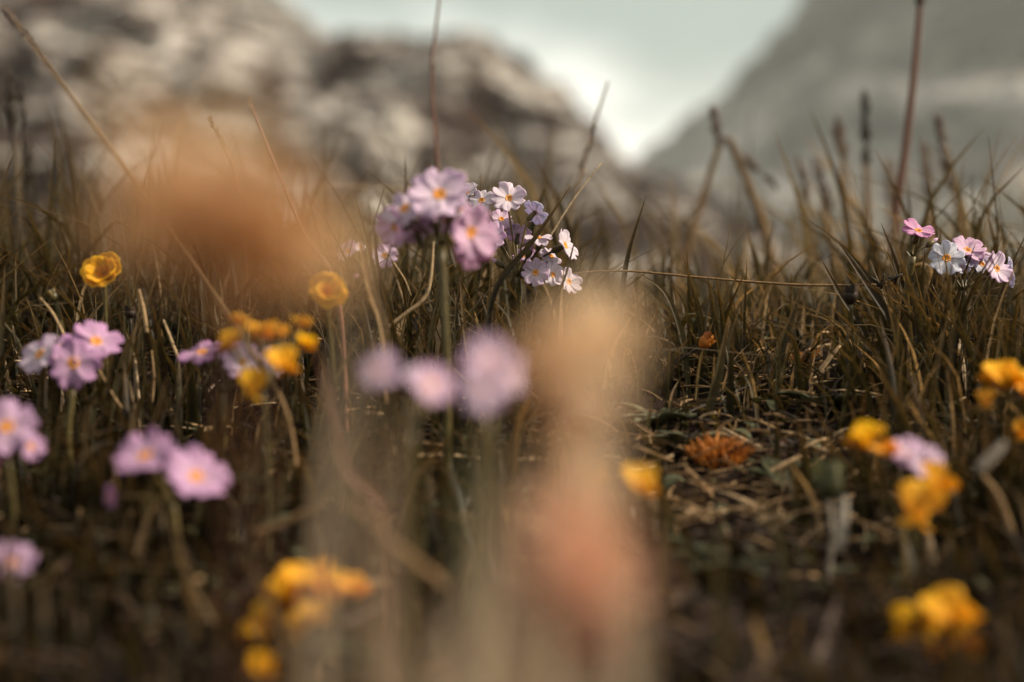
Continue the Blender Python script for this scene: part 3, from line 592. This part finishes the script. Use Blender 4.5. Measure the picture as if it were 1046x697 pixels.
vetch('big blurred yellow vetch head in the lower corner', (965, 780, 0.282), (958, 700, 0.286), [
    (972, 632, 0.278, 11.4, (.3, .4, .85), 'yellow'), (928, 646, 0.283, 9.6, (-.5, .2, .8), 'yellow'), (958, 668, 0.281, 10.8, (.1, -.2, .9), 'yellow'), (950, 640, 0.288, 8.4, (-.1, .7, .6), 'amber'), (985, 655, 0.286, 8.4, (.6, .1, .7), 'amber')])
# round buttercup-like heads
def globe(label, base, P, size, lean=(0, 1, .3), mat='amber'):
    g = on_ground(*base); g.z -= .001; P = at(*P); t = empty('buttercup', g, label, 'flower', 'round yellow flower heads')
    ax = Vector((lean[0], -lean[2], lean[1])).normalized(); b = MB(); st = P - ax * size * .1
    b.tube([g, (g + st) / 2 + rv(.001), st], [.0008, .0006, .0006], 7, 8, .5); b.build('stem', M['stem'], t)
    e1 = ax.cross(Vector((.2, .9, .3))).normalized(); e2 = ax.cross(e1)
    for ring, (n, rr, tilt, ln, cl) in enumerate([(6, .06, 2.6, .54, -.05), (5, .05, 1.5, .44, -.07)]):
        for k in range(n):
            a = 2 * math.pi * (k + .5 * ring) / n + random.uniform(-.15, .15); o_ = e1 * math.cos(a) + e2 * math.sin(a); pt = MB()
            pt.petal(st + o_ * size * rr, ax + o_ * tilt, -o_ + ax * .5, size * ln * random.uniform(.88, 1.1), size * .56, .40, .10, random.random(), 6, 8, .05, cl)
            pt.build('petal', M[mat], t, .0002)
    sb = MB()
    for k in range(40):
        a = k * 2.4; q = size * .13 * math.sqrt(k / 40); o_ = e1 * math.cos(a) + e2 * math.sin(a); d = (ax + o_ * (.2 + q / size * 4)).normalized(); sb.ell(st + o_ * q + d * size * .10, d, size * .16, size * .018, 5, 3, random.random())
    sb.build('stamen_tuft', M['eye'], t); return t
globe('small round orange buttercup standing clear above the dark grass', (108, 400, .43), (105, 278, .425), .0118, (-.15, .45, .9), 'yellow')
globe('round orange buttercup half hidden by the big blurred brown bloom', (342, 420, .40), (334, 298, .395), .0105, (.3, .4, .85), 'yellow')

# ------------------------------------------------------------------ buds and dried flowers
def bud(name, label, base, head, length, rad, smat, mat, bend=.002, cat='bud', axis=(0, 1, 0)):
    g = on_ground(*base); P = at(*head); t = empty(name, g, label, cat); ax = Vector((axis[0], -axis[2], axis[1])).normalized(); b = MB()
    st = P - ax * length * .45
    b.tube([g, (g + st) / 2 + Vector((bend, 0, 0)), st], [.0007, .0006, .0005, .0006], 7, 8, .3); b.build('stem', M[smat], t)
    h = MB(); h.ell(P, ax, length, rad, 10, 8, .5)
    for k in range(7):
        a = k * .9; e1 = ax.cross(Vector((.1, .95, .2))).normalized(); e2 = ax.cross(e1); o_ = e1 * math.cos(a) + e2 * math.sin(a)
        h.petal(P - ax * length * .4 + o_ * rad * .5, ax + o_ * .5, -o_, length * random.uniform(.8, 1.15), rad * 1.1, .6, 0, random.random(), 4, 5, .05, -.2)
    h.build('head', M[mat], t); return t
bud('flower_bud', 'small yellowish bud on a bent dark stalk above the purple primrose', (78, 400, .43), (54, 303, .425), .0040, .0016, 'stem', 'stem', .001, axis=(-.5, .8, .2))
bud('seed_pod', 'dull brown closed pod on an upright stalk before the dark blades', (872, 400, .445), (869, 302, .44), .0056, .0024, 'stem', 'seed', .0005, 'seed pod')
bud('withered_flower', 'shrivelled rust brown flower at the end of a dark sagging stem', (655, 385, .455), (721, 349, .452), .0052, .0022, 'dark_seed', 'moss', -.002, 'withered flower', (.6, .6, .1))
bud('seed_pod', 'pale grey green bud low in the dark grass left of the yellow vetch', (845, 580, .335), (846, 492, .33), .0085, .0034, 'grey_twig', 'leaf', .001, 'seed pod')
bud('seed_pod', 'tiny brown pod in the grass left of the mauve primrose', (136, 400, .44), (133, 320, .44), .0034, .0018, 'dark_seed', 'seed', .0005, 'seed pod')

# orange moss-like tuft
c = on_ground(735, 452, .404); b = MB()
for _ in range(260):
    a = random.uniform(0, 6.28); rr = random.random() ** .6 * .0068; p = c + Vector((math.cos(a) * rr, math.sin(a) * rr * .7, 0)); p.z = ground(p.x, p.y) + .001 + .004 * (1 - rr / .0068)
    d = Vector((math.cos(a) * .8, math.sin(a) * .6, random.uniform(.4, 1.6))).normalized() * random.uniform(.003, .0062)
    b.blade([p, p + d * .5 + rv(.0006), p + d + rv(.001)], .0009, .0002, random.random(), 3, .3, rv())
tag(b.build('moss_tuft', M['moss'], origin=c), 'bright rust orange dried tuft lying on the litter', 'dried tuft')
c = on_ground(818, 372, .49); b = MB()
for _ in range(60):
    a = random.uniform(0, 6.28); rr = random.random() ** .6 * .004; p = c + Vector((math.cos(a) * rr, math.sin(a) * rr, 0)); p.z = ground(p.x, p.y) + .002
    d = Vector((math.cos(a) * .8, math.sin(a) * .6, 1)).normalized() * random.uniform(.003, .006)
    b.blade([p, p + d * .5, p + d + rv(.001)], .0010, .0002, random.random(), 3, .3, rv())
tag(b.build('moss_tuft', M['moss'], origin=c), 'small orange brown dried tuft on the crest', 'dried tuft')

# ------------------------------------------------------------------ very near, very blurred blooms
def shaggy(name, label, base, bend, heads, smat='stem', stem_r=.0006, cat='dried flower'):
    """dry flower heads: small overlapping petals round a core, several heads on one forked stem.
    heads: (px, py, s, size, squash, material, petals, axis, tone)"""
    g = on_ground(*base); B = at(*bend); t = empty(name, g, label, cat, 'dry blurred flower heads close to the lens')
    b = MB(); b.tube([g, g.lerp(B, .5) + rv(.001), B], [stem_r, stem_r * .9, stem_r * .9], 7, 8, .6); b.build('stem', M[smat], t)
    for (px, py, s, size, squash, mat, n, lean, tone) in heads:
        P = at(px, py, s); ax = Vector((lean[0], -lean[2], lean[1])).normalized()
        e1 = ax.cross(Vector((.15, .9, .35))).normalized(); e2 = ax.cross(e1); core = MB(); core.ell(P, ax, size * squash * .6, size * .15, 10, 8, sum(tone) / 2)
        q = P - ax * size * squash * .3; core.tube([B, B.lerp(q, .5) + ax * size * .1, q], [stem_r * .8, stem_r * .7, stem_r], 6, 6, .3); hd = core.build('flower_head', M[mat], t)
        fl = MB()
        for k in range(n):
            z = 1 - 2 * (k + .5) / n; a = k * 2.39996 + random.uniform(-.4, .4); q_ = math.sqrt(1 - z * z); d = (e1 * math.cos(a) + e2 * math.sin(a)) * q_ + ax * z * squash
            o_ = P + d * size * random.uniform(.08, .3); ln = size * random.uniform(.25, .6)
            dd = (d.normalized() + ax * .5 + rv(.35)).normalized()
            fl.petal(o_, dd, ax.cross(dd).cross(dd) + rv(.5), ln, ln * random.uniform(.3, .55), .5, 0, random.uniform(*tone), 4, 5, .05, .1)
        hw = fl.build('floret', M[mat], hd, origin=g)
    return t
shaggy('dried_flower_head', 'huge blurred orange brown flower cluster close to the lens', (250, 900, .135), (246, 350, .118), [
    (246, 256, .110, .0112, .55, 'brown_bloom', 44, (.1, 1, .1), (.1, .6)), (185, 240, .112, .0100, .7, 'brown_bloom', 26, (-.5, 1, .1), (.3, .8)),
    (215, 180, .106, .0105, .8, 'brown_bloom', 14, (-.2, 1, 0), (.8, 1)), (302, 262, .112, .0085, .7, 'brown_bloom', 26, (.6, .8, .1), (.4, 1)), (165, 165, .106, .0095, .9, 'brown_bloom', 9, (-.4, 1, 0), (.85, 1)), (275, 210, .108, .0085, .8, 'brown_bloom', 12, (.3, 1, 0), (.7, 1))], 'red_stem', .0004)
shaggy('dried_flower_head', 'blurred peach and cream seed head close to the lens', (545, 1100, .16), (572, 470, .15), [
    (602, 362, .140, .0092, 1.35, 'peach_bloom', 64, (.15, 1, 0), (.7, 1)), (562, 378, .147, .0080, 1.2, 'brown_bloom', 36, (-.2, 1, .1), (.3, .8)), (592, 418, .146, .0062, 1.3, 'peach_bloom', 26, (.1, 1, 0), (.0, .6))], 'stem', .0005)  # browner left lobe, cream right lobe: sunlit side put into the colour
shaggy('dried_flower_head', 'blurred dusty rose flower cluster low and close to the lens', (640, 1000, .16), (610, 700, .145), [
    (592, 568, .126, .0088, 1.2, 'rose_bloom', 26, (.1, 1, .1), (.5, 1)), (568, 538, .145, .0066, 1.0, 'peach_bloom', 22, (-.5, 1, .1), (.1, .6)), (612, 518, .142, .0060, 1.2, 'peach_bloom', 14, (.3, 1, 0), (.3, .9)),
    (580, 612, .130, .0078, 1.0, 'rose_bloom', 18, (-.3, 1, .1), (.1, .7)), (622, 602, .128, .0068, 1.0, 'rose_bloom', 12, (.4, 1, .1), (.6, 1)), (592, 476, .135, .0066, 1.4, 'peach_bloom', 13, (.1, 1, 0), (.6, 1))], 'red_stem', .0006)

# ------------------------------------------------------------------ single blades, stalks, straws and twigs one can pick out
def blade(label, pts, s, wpx, mat='grass', rnd=.2, name='grass_strand', cat='grass blade', wmid=True, group=None, root=True):
    """pts from base to tip in pixels, optional own distance as third value; a root point on the soil is added"""
    P = [at(p[0], p[1], p[2] if len(p) > 2 else s) for p in pts]; b = MB(); w_ = wpx / F * s
    if root:
        q = Vector(P[0]); z = ground(q.x, q.y) - .001
        if q.z > z + .002: P = [Vector((q.x + (P[0].x - P[1].x) * .15, q.y, z))] + P
    b.blade(P, w_ * .7, w_ * .08, rnd, 7, .35, Vector((1, .15, .1)), w_ if wmid else None)
    return tag(b.build(name, M[mat], origin=P[0]), label, cat, group)
gb = 'single grass blades standing out in the meadow'
blade('dark blade crossing in front of the white primroses', [(503, 305), (545, 245), (583, 190)], .452, 6, 'grass', .05, group=gb)
blade('short dark blade tip standing just above the white primroses', [(540, 250), (549, 215), (557, 187)], .53, 7, 'grass', .1, group=gb)
blade('thin dark blade in front of the rightmost white bloom', [(560, 330), (578, 280), (592, 225)], .452, 3, 'grass', .0, group=gb)
blade('tall dark pointed blade right of the white primroses', [(632, 330), (641, 262), (660, 200)], .468, 6, 'grass', .05, group=gb)
blade('arching olive blade that bends over like a hook', [(703, 398), (697, 345), (680, 300), (652, 279)], .455, 6, 'grass', .45, group=gb)
blade('straight upright blade under the hooked blade', [(653, 395), (652, 340), (650, 292)], .45, 6, 'grass', .5, group=gb)
blade('leaning olive blade pointing up towards the horizontal straw', [(782, 408), (800, 350), (820, 290)], .452, 8, 'grass', .25, group=gb)
blade('broad soft olive blade rising from the litter beside the rust tuft', [(715, 445), (732, 390), (743, 330)], .425, 10, 'grass', .4, group=gb)
blade('thin dark curved blade above the tan twig', [(742, 385), (760, 345), (796, 312)], .47, 3, 'grass', .0, group=gb)
blade('long dark blade slanting down right before the brown pod', [(962, 410), (912, 330), (880, 282), (853, 243)], .455, 7, 'grass', .0, group=gb)
blade('short dark blade beside the brown pod', [(885, 345), (858, 300), (837, 262)], .458, 6, 'grass', .05, group=gb)
blade('soft slanting blade above the horizontal straw', [(905, 320), (870, 262), (815, 217)], .50, 5, 'grass', .2, group=gb)
blade('dark blade left of the reddish stalk base', [(935, 340), (915, 270), (900, 228)], .47, 6, 'grass', .05, group=gb)
blade('dark pointed blade behind the pink primrose', [(945, 330), (955, 280), (961, 235)], .478, 6, 'grass', .0, group=gb)
blade('dark blade fanning out from under the pale blue bloom', [(925, 400), (940, 330), (956, 272)], .46, 6, 'grass', .1, group=gb)
blade('outermost blade leaning over at the edge of the frame', [(1005, 360), (1025, 290), (1050, 235)], .48, 5, 'grass', .05, group=gb)
blade('tall thin blade left of the lilac primrose head', [(389, 330), (378, 262), (362, 199)], .445, 6, 'grass', .65, group=gb)
blade('dark blade beside the small lilac blooms', [(392, 335), (386, 275), (380, 222)], .45, 5, 'grass', .0, group=gb)
blade('dark blade tip poking up behind the lilac head', [(447, 260), (442, 205), (439, 167)], .52, 6, 'grass', .1, group=gb)
blade('broad pale straw blade left of the lilac primroses', [(395, 350), (378, 290), (366, 235)], .40, 10, 'straw', .5, group=gb)
blade('grey brown blade beside the lilac stem', [(480, 380), (474, 330), (470, 285)], .44, 5, 'grass', .75, group=gb)
blade('dark bowed blade under the drooping pink bloom', [(470, 400), (466, 320), (476, 262)], .44, 4, 'grass', .0, group=gb)
blade('olive blade leaning right under the white cluster', [(520, 400), (540, 340), (566, 300)], .45, 5, 'grass', .3, group=gb)
blade('near blurred olive blade sweeping to the lower right of the straw', [(225, 640), (195, 590), (172, 520)], .29, 9, 'grass', .75, group=gb)
blade('near blurred pale blade beside the vetch umbel', [(305, 690), (272, 600), (248, 555)], .25, 6, 'grass', .8, group=gb)
blade('near blurred russet blade below the vetch cluster', [(395, 530), (352, 468), (322, 345)], .29, 11, 'red_stem', .9, group=gb)
blade('rigid green stem of blade on the dark right slope', [(812, 700), (800, 560), (770, 500)], .30, 11, 'grass', .45, group=gb)
blade('near blurred olive blade on the right of the rosy flower', [(745, 700), (735, 600), (738, 545)], .26, 12, 'grass', .55, group=gb)
# straws
gs = 'loose pale straws'
def straw(label, pts, s, rpx, mat='straw', rnd=.7, name='straw', cat='straw', group=gs):
    P = [at(p[0], p[1], p[2] if len(p) > 2 else s) for p in pts]; b = MB(); r = rpx / F * s / 2
    b.tube(P, [r, r * 1.05, r * .9, r * .6], 7, 7, rnd); return tag(b.build(name, M[mat], origin=P[0]), label, cat, group)
straw('long thin straw lying level across the air between the primroses', [(905, 291), (815, 291), (720, 284), (640, 277), (585, 279)], .462, 2.6, rnd=.35)
straw('curled pale straw looping left of the lilac stem', [(388, 341, .43), (412, 322, .43), (433, 305, .43), (440, 285, .43), (443, 247, .432)], .43, 3.6, rnd=.85)
straw('thin straw crossing the small lilac blooms', [(402, 268), (413, 285), (420, 302)], .44, 1.6, rnd=.8)
straw('fine pale straw tip sticking out above the dark crossing blade', [(560, 245), (585, 205), (614, 167)], .475, 1.8, rnd=1)
straw('pale broken straw below the brown bud at the far side', [(70, 352), (55, 322), (41, 304)], .42, 2.6, rnd=.8)
straw('pale straw stub above the mauve primrose', [(182, 366), (174, 345), (167, 327)], .425, 3.2, rnd=.85)
straw('upright pale straw under the big blurred brown bloom', [(150, 340), (147, 318), (142, 296)], .42, 4.2, rnd=.75)
straw('long bent straw below the purple primrose', [(140, 438), (118, 408), (101, 378)], .405, 3, rnd=.6)
straw('thin upright straw right of the purple primrose', [(155, 412), (157, 385), (155, 358)], .42, 3, rnd=.55)
straw('white edged twig rising from the dark knot', [(962, 368), (940, 330), (917, 298)], .458, 3.2, rnd=1)
straw('thick pale straw stub beside the dark olive leaf', [(834, 384), (845, 369), (858, 353)], .452, 5, rnd=.85)
straw('orange tan twig lying across the litter', [(722, 411), (752, 404), (784, 392)], .452, 4.4, rnd=.45)
straw('flat pale straw below the orange tan twig', [(745, 416), (765, 420), (775, 428)], .447, 4, rnd=.7)
straw('tan split stem leaning over the dark hollow', [(738, 545), (725, 505), (700, 478)], .385, 7, rnd=.5)
straw('rust red twig lying across the tan split stem', [(680, 528), (715, 527), (760, 535)], .38, 4.5, 'red_stem', 1)
straw('short cream stick on the dark slope', [(786, 483), (803, 474), (818, 466)], .39, 6, rnd=.8)
straw('long russet straw leaning against the vetch blooms', [(690, 530), (672, 500), (655, 470)], .385, 4, rnd=.35)
straw('thin brown stalk beside the yellow vetch', [(968, 540), (978, 490), (988, 452)], .36, 4, rnd=.4)
straw('blurred pale stalk crossing beside the vetch with the bud', [(1034, 545), (1018, 505), (1003, 485)], .33, 7, rnd=.55)
straw('grey soft stalk end near the frame edge', [(1000, 480), (1014, 466), (1026, 452)], .30, 10, 'grey_twig', .3)
straw('near blurred pale straw on the dark lower slope', [(70, 610), (75, 560), (82, 520)], .345, 5, rnd=.6)
straw('near blurred pale straw lying beside the mauve primrose', [(57, 640), (66, 600), (78, 575)], .33, 6, rnd=.5)
straw('tan straw lying flat at the frame edge under the magenta primrose', [(-5, 517), (25, 525), (60, 530)], .37, 4.5, rnd=.5)
straw('blurred tan branch slanting below the vetch cluster', [(260, 545), (290, 535), (330, 510), (360, 480)], .31, 7, rnd=.35)
straw('blurred grey green stalk curving towards the vetch umbel', [(455, 600), (400, 555), (350, 505)], .25, 12, rnd=.35)
straw('near blurred brown twig low in the dark corner', [(640, 660), (690, 652), (745, 634)], .27, 9, 'seed', 1)
straw('grey white stick lying on the litter right of the rosy flower', [(640, 522), (672, 543), (706, 562)], .36, 12, 'grey_twig', .8, 'twig', 'twig')
straw('short whitish stalk standing on the dark right slope', [(859, 560), (861, 530), (863, 508)], .315, 11, 'grey_twig', .6, 'twig', 'twig')
b = MB(); K = at(908, 291, .46)
for k in range(9):
    d = Vector((random.uniform(-1, 1), random.uniform(-.5, .5), random.uniform(-.5, .7))).normalized() * random.uniform(.002, .005); b.ell(K + d * .4 + Vector((k * .0007 - .003, 0, k * .0003)), d.normalized(), d.length, .0006, 6, 5, random.random())
tag(b.build('dry_husk', M['dark_seed'], origin=K), 'dark shrivelled husk where the level straw meets the pink primrose stem', 'husk')

# tall stalks
gt = 'tall flowering grass stalks'
def stalk(label, pts, s, rpx, head=None, mat='straw', hmat='husk', rnd=.4, hw=12, n=34, root=True, droop=0):
    """pts base..top in pixels; head = pixels (from, to) of the seed spike"""
    P = [at(p[0], p[1], s) for p in pts]; q = P[0]; z = ground(q.x, q.y) - .002
    if root and q.z > z: P = [Vector((q.x + (P[0].x - P[1].x) * .3, q.y, z))] + P
    t = empty('grass_stalk', P[0], label, 'grass stalk', gt); r = rpx / F * s / 2; b = MB(); b.tube(P, [r * 1.15, r, r * .85, r * .6], 7, 7, rnd); b.build('stem', M[mat], t)
    if head:
        a, c_ = at(head[0][0], head[0][1], s), at(head[1][0], head[1][1], s); ax = (c_ - a).normalized(); L_ = (c_ - a).length; e1 = ax.cross(Vector((0, 1, .1))).normalized(); e2 = ax.cross(e1); h = MB(); R_ = hw / F * s / 2
        for k in range(n):
            u = (k + random.random()) / n
            if math.sin(u * 15 + L_ * 700) < -.6: continue
            u = u * 1.0; an = k * 2.4; env = math.sin(math.pi * min(.97, .12 + .85 * u)) ** .6
            o_ = e1 * math.cos(an) + e2 * math.sin(an); d = (ax + o_ * random.uniform(.25, .6)).normalized()
            h.ell(a + ax * L_ * u + o_ * R_ * .45 * env * (1 if math.sin(u * 17 + L_ * 900) > -.55 else .3), d, R_ * 2.1 * random.uniform(.8, 1.3), R_ * .36, 5, 4, random.random())
        h.build('seed_head', M[hmat], t)
    return t
stalk('thick reddish stalk rising past the top of the frame', [(906, 300), (915, 220), (925, 150), (935, 60), (943, -40)], .66, 9, ((939, 14), (944, -60)), 'red_stem', 'dark_seed', .3, 13)
stalk('very thin reddish stalk rising behind the lilac head', [(448, 240), (447, 170), (441, 80), (445, 30), (452, -25)], .60, 3.6, ((443, 70), (441, 52)), 'red_stem', rnd=.5, hw=5, n=12)
stalk('slender brown stalk with a feathery tip before the valley notch', [(578, 240), (590, 190), (605, 135), (621, 84)], .62, 4, ((594, 172), (609, 124)), 'straw', 'husk', .3, 8, 26)
stalk('long tan stalk slanting across the rocky ridge', [(292, 420), (240, 335), (190, 262), (155, 214), (105, 142), (55, 75), (8, 12)], .37, 5, ((50, 70), (5, 8)), 'straw', 'husk', .4, 9, 40)
stalk('reddish tan stalk leaning behind the big blurred bloom', [(345, 300), (310, 235), (280, 165), (255, 103)], .42, 3.6, ((262, 120), (254, 100)), 'red_stem', 'straw', 1, 5, 14)
stalk('short stalk with a pale bent tip behind the big blurred bloom', [(250, 260), (240, 180), (228, 150), (214, 120)], .50, 4, ((230, 150), (213, 118)), 'straw', 'husk', .4, 8, 20)
stalk('stalk with a dark spike leaning over the valley notch', [(690, 300), (712, 220), (735, 148)], .74, 9, ((735, 150), (728, 110)), 'straw', 'husk', .3, 12)
stalk('stalk with a long drooping side spike next to the notch', [(800, 320), (778, 225), (752, 160), (745, 142)], .74, 9, ((740, 142), (792, 190)), 'straw', 'husk', .3, 11)
stalk('stalk with a plump dark spike left of the tallest dark spike', [(872, 330), (867, 240), (860, 165)], .76, 9, ((863, 168), (855, 124)), 'straw', 'husk', .3, 15)
stalk('stalk with the tallest, darkest spike left of the reddish stalk', [(892, 330), (887, 240), (884, 160)], .76, 9, ((885, 168), (883, 98)), 'straw', 'dark_seed', .3, 13, 46)
stalk('stalk with a pale low spike in front of the hazy mountain', [(865, 330), (850, 250), (838, 200)], .84, 9, ((846, 212), (832, 160)), 'straw', 'husk', .5, 14)
stalk('stalk with a small faint spike below the low pale spike', [(840, 330), (830, 250), (822, 195)], .86, 9, ((828, 205), (815, 165)), 'straw', 'husk', .6, 12)
stalk('stalk with a leaning brown spike right of the reddish stalk', [(996, 330), (985, 250), (974, 185)], .74, 9, ((974, 192), (957, 118)), 'straw', 'husk', .3, 15, 40)
stalk('stalk with a faint soft spike just right of the reddish stalk', [(955, 330), (951, 250), (949, 200)], .86, 9, ((950, 208), (944, 150)), 'straw', 'husk', .6, 14)
stalk('faint stalk with a small spike between the dark spike and reddish stalk', [(915, 330), (912, 250), (910, 205)], .88, 9, ((911, 210), (908, 168)), 'straw', 'husk', .6, 13)
stalk('dark stalk with a blunt spike at the far edge of the frame', [(18, 300), (14, 200), (11, 115)], .68, 7, ((13, 130), (9, 76)), 'seed', 'dark_seed', .0, 12)
stalk('short dark spike right beside the blunt dark spike', [(30, 300), (26, 200), (22, 118)], .70, 5, ((23, 122), (21, 84)), 'seed', 'dark_seed', .0, 10)
stalk('dark stalk with a low spike inside the edge grasses', [(45, 320), (38, 250), (34, 190)], .70, 5, ((35, 195), (30, 145)), 'seed', 'dark_seed', .0, 10)
stalk('thin dark stalk with a bare tip beside the big brown bloom', [(92, 320), (87, 240), (84, 172)], .65, 4, None, 'seed', 'seed', .1)

# broad leaves low in the litter
def rosette(label, base, n, size, tones, up=.5):
    g = on_ground(*base); t = empty('leafy_plant', g, label, 'leafy plant', 'low leafy plants in the litter')
    for k in range(n):
        a = 2 * math.pi * k / n + random.uniform(-.4, .4); d = Vector((math.cos(a), math.sin(a) * .8, random.uniform(up * .5, up * 1.6))); ln = size * random.uniform(.7, 1.15); b = MB()
        b.petal(g + Vector((math.cos(a) * size * .12, math.sin(a) * size * .12, .002)), d, Vector((-d.x * .8, -d.y * .8, 1)), ln, ln * random.uniform(.42, .6), .5, 0, random.uniform(*tones), 5, 8, .03, .3, shape=lambda v: .12 + .88 * math.sin(math.pi * min(1, v * .93 + .04)) ** .75 if v < .99 else .06)
        b.build('leaf', M['leaf'], t, .0003)
    return t
rosette('grey green leafy rosette beside the peach seed head', (672, 432, .43), 7, .013, (.5, 1), .6)
rosette('dull green rosette left of the rust orange tuft', (700, 455, .415), 6, .011, (.3, .8), .7)
rosette('broad dark olive leaves under the pale straw stub', (835, 430, .435), 6, .014, (.1, .5), .5)
rosette('dark leaf clump below the cream stick', (800, 510, .385), 6, .013, (.0, .45), .5)
rosette('dark leafy clump on the lower slope under the white stick', (745, 600, .33), 6, .014, (.0, .4), .4)
rosette('dark leaves below the lilac primroses', (470, 520, .36), 6, .012, (.0, .45), .5)
rosette('dark leaf clump under the two flat lilac blooms', (215, 600, .33), 5, .013, (.0, .4), .4)

# pale blurred grasses very close to the lens
def dry(label, pts, d, wpx, rnd, mat='pale_dry'): return blade(label, pts, d, wpx, mat, rnd, 'dry_grass_strand', 'dry grass blade')
dry('pale blurred dry blade rising in the very front', [(505, 900), (500, 700), (490, 590)], .112, 90, .4)
dry('second pale blurred dry blade, leaning towards the rosy flower', [(560, 900), (538, 720), (520, 600)], .115, 60, .3)
dry('low pale blurred dry blade at the bottom edge of the frame', [(430, 950), (430, 740), (425, 645)], .112, 60, .1)
dry('tall faint grey blade in front of the lilac bloom', [(495, 760), (487, 560), (494, 430)], .155, 30, .95, 'leaf')
dry('tall soft grey tan blade just beside the faint grey one', [(512, 760), (505, 560), (520, 420)], .15, 22, .3)
dry('faint tan blade before the pair of blurred lilac blooms', [(395, 760), (392, 560), (402, 395)], .16, 26, .1)
dry('soft cream blade leaning in front of the small lilac blooms', [(325, 760), (345, 480), (374, 285)], .155, 22, .5)
dry('tall soft tan blade under the peach seed head', [(650, 760), (632, 560), (628, 395)], .145, 26, .6)
dry('soft pale blade behind the rosy flower cluster', [(565, 760), (575, 560), (566, 430)], .15, 18, .7)
dry('soft cream blade between the peach seed head and the rosy flowers', [(600, 760), (606, 560), (600, 410)], .14, 20, .9)

# ------------------------------------------------------------------ render settings
scn.render.engine = 'CYCLES'
vs = scn.view_settings; vs.view_transform = 'Standard'; vs.look = 'None'; vs.gamma = 1; vs.exposure = .66; vs.use_curve_mapping = False
cy = scn.cycles; cy.use_denoising = True; cy.max_bounces = 7; cy.diffuse_bounces = 4; cy.transmission_bounces = 4; cy.volume_bounces = 0; cy.caustics_reflective = False; cy.caustics_refractive = False
cy.sample_clamp_indirect = 4
try: cy.denoiser = 'OPENIMAGEDENOISE'
except Exception: pass
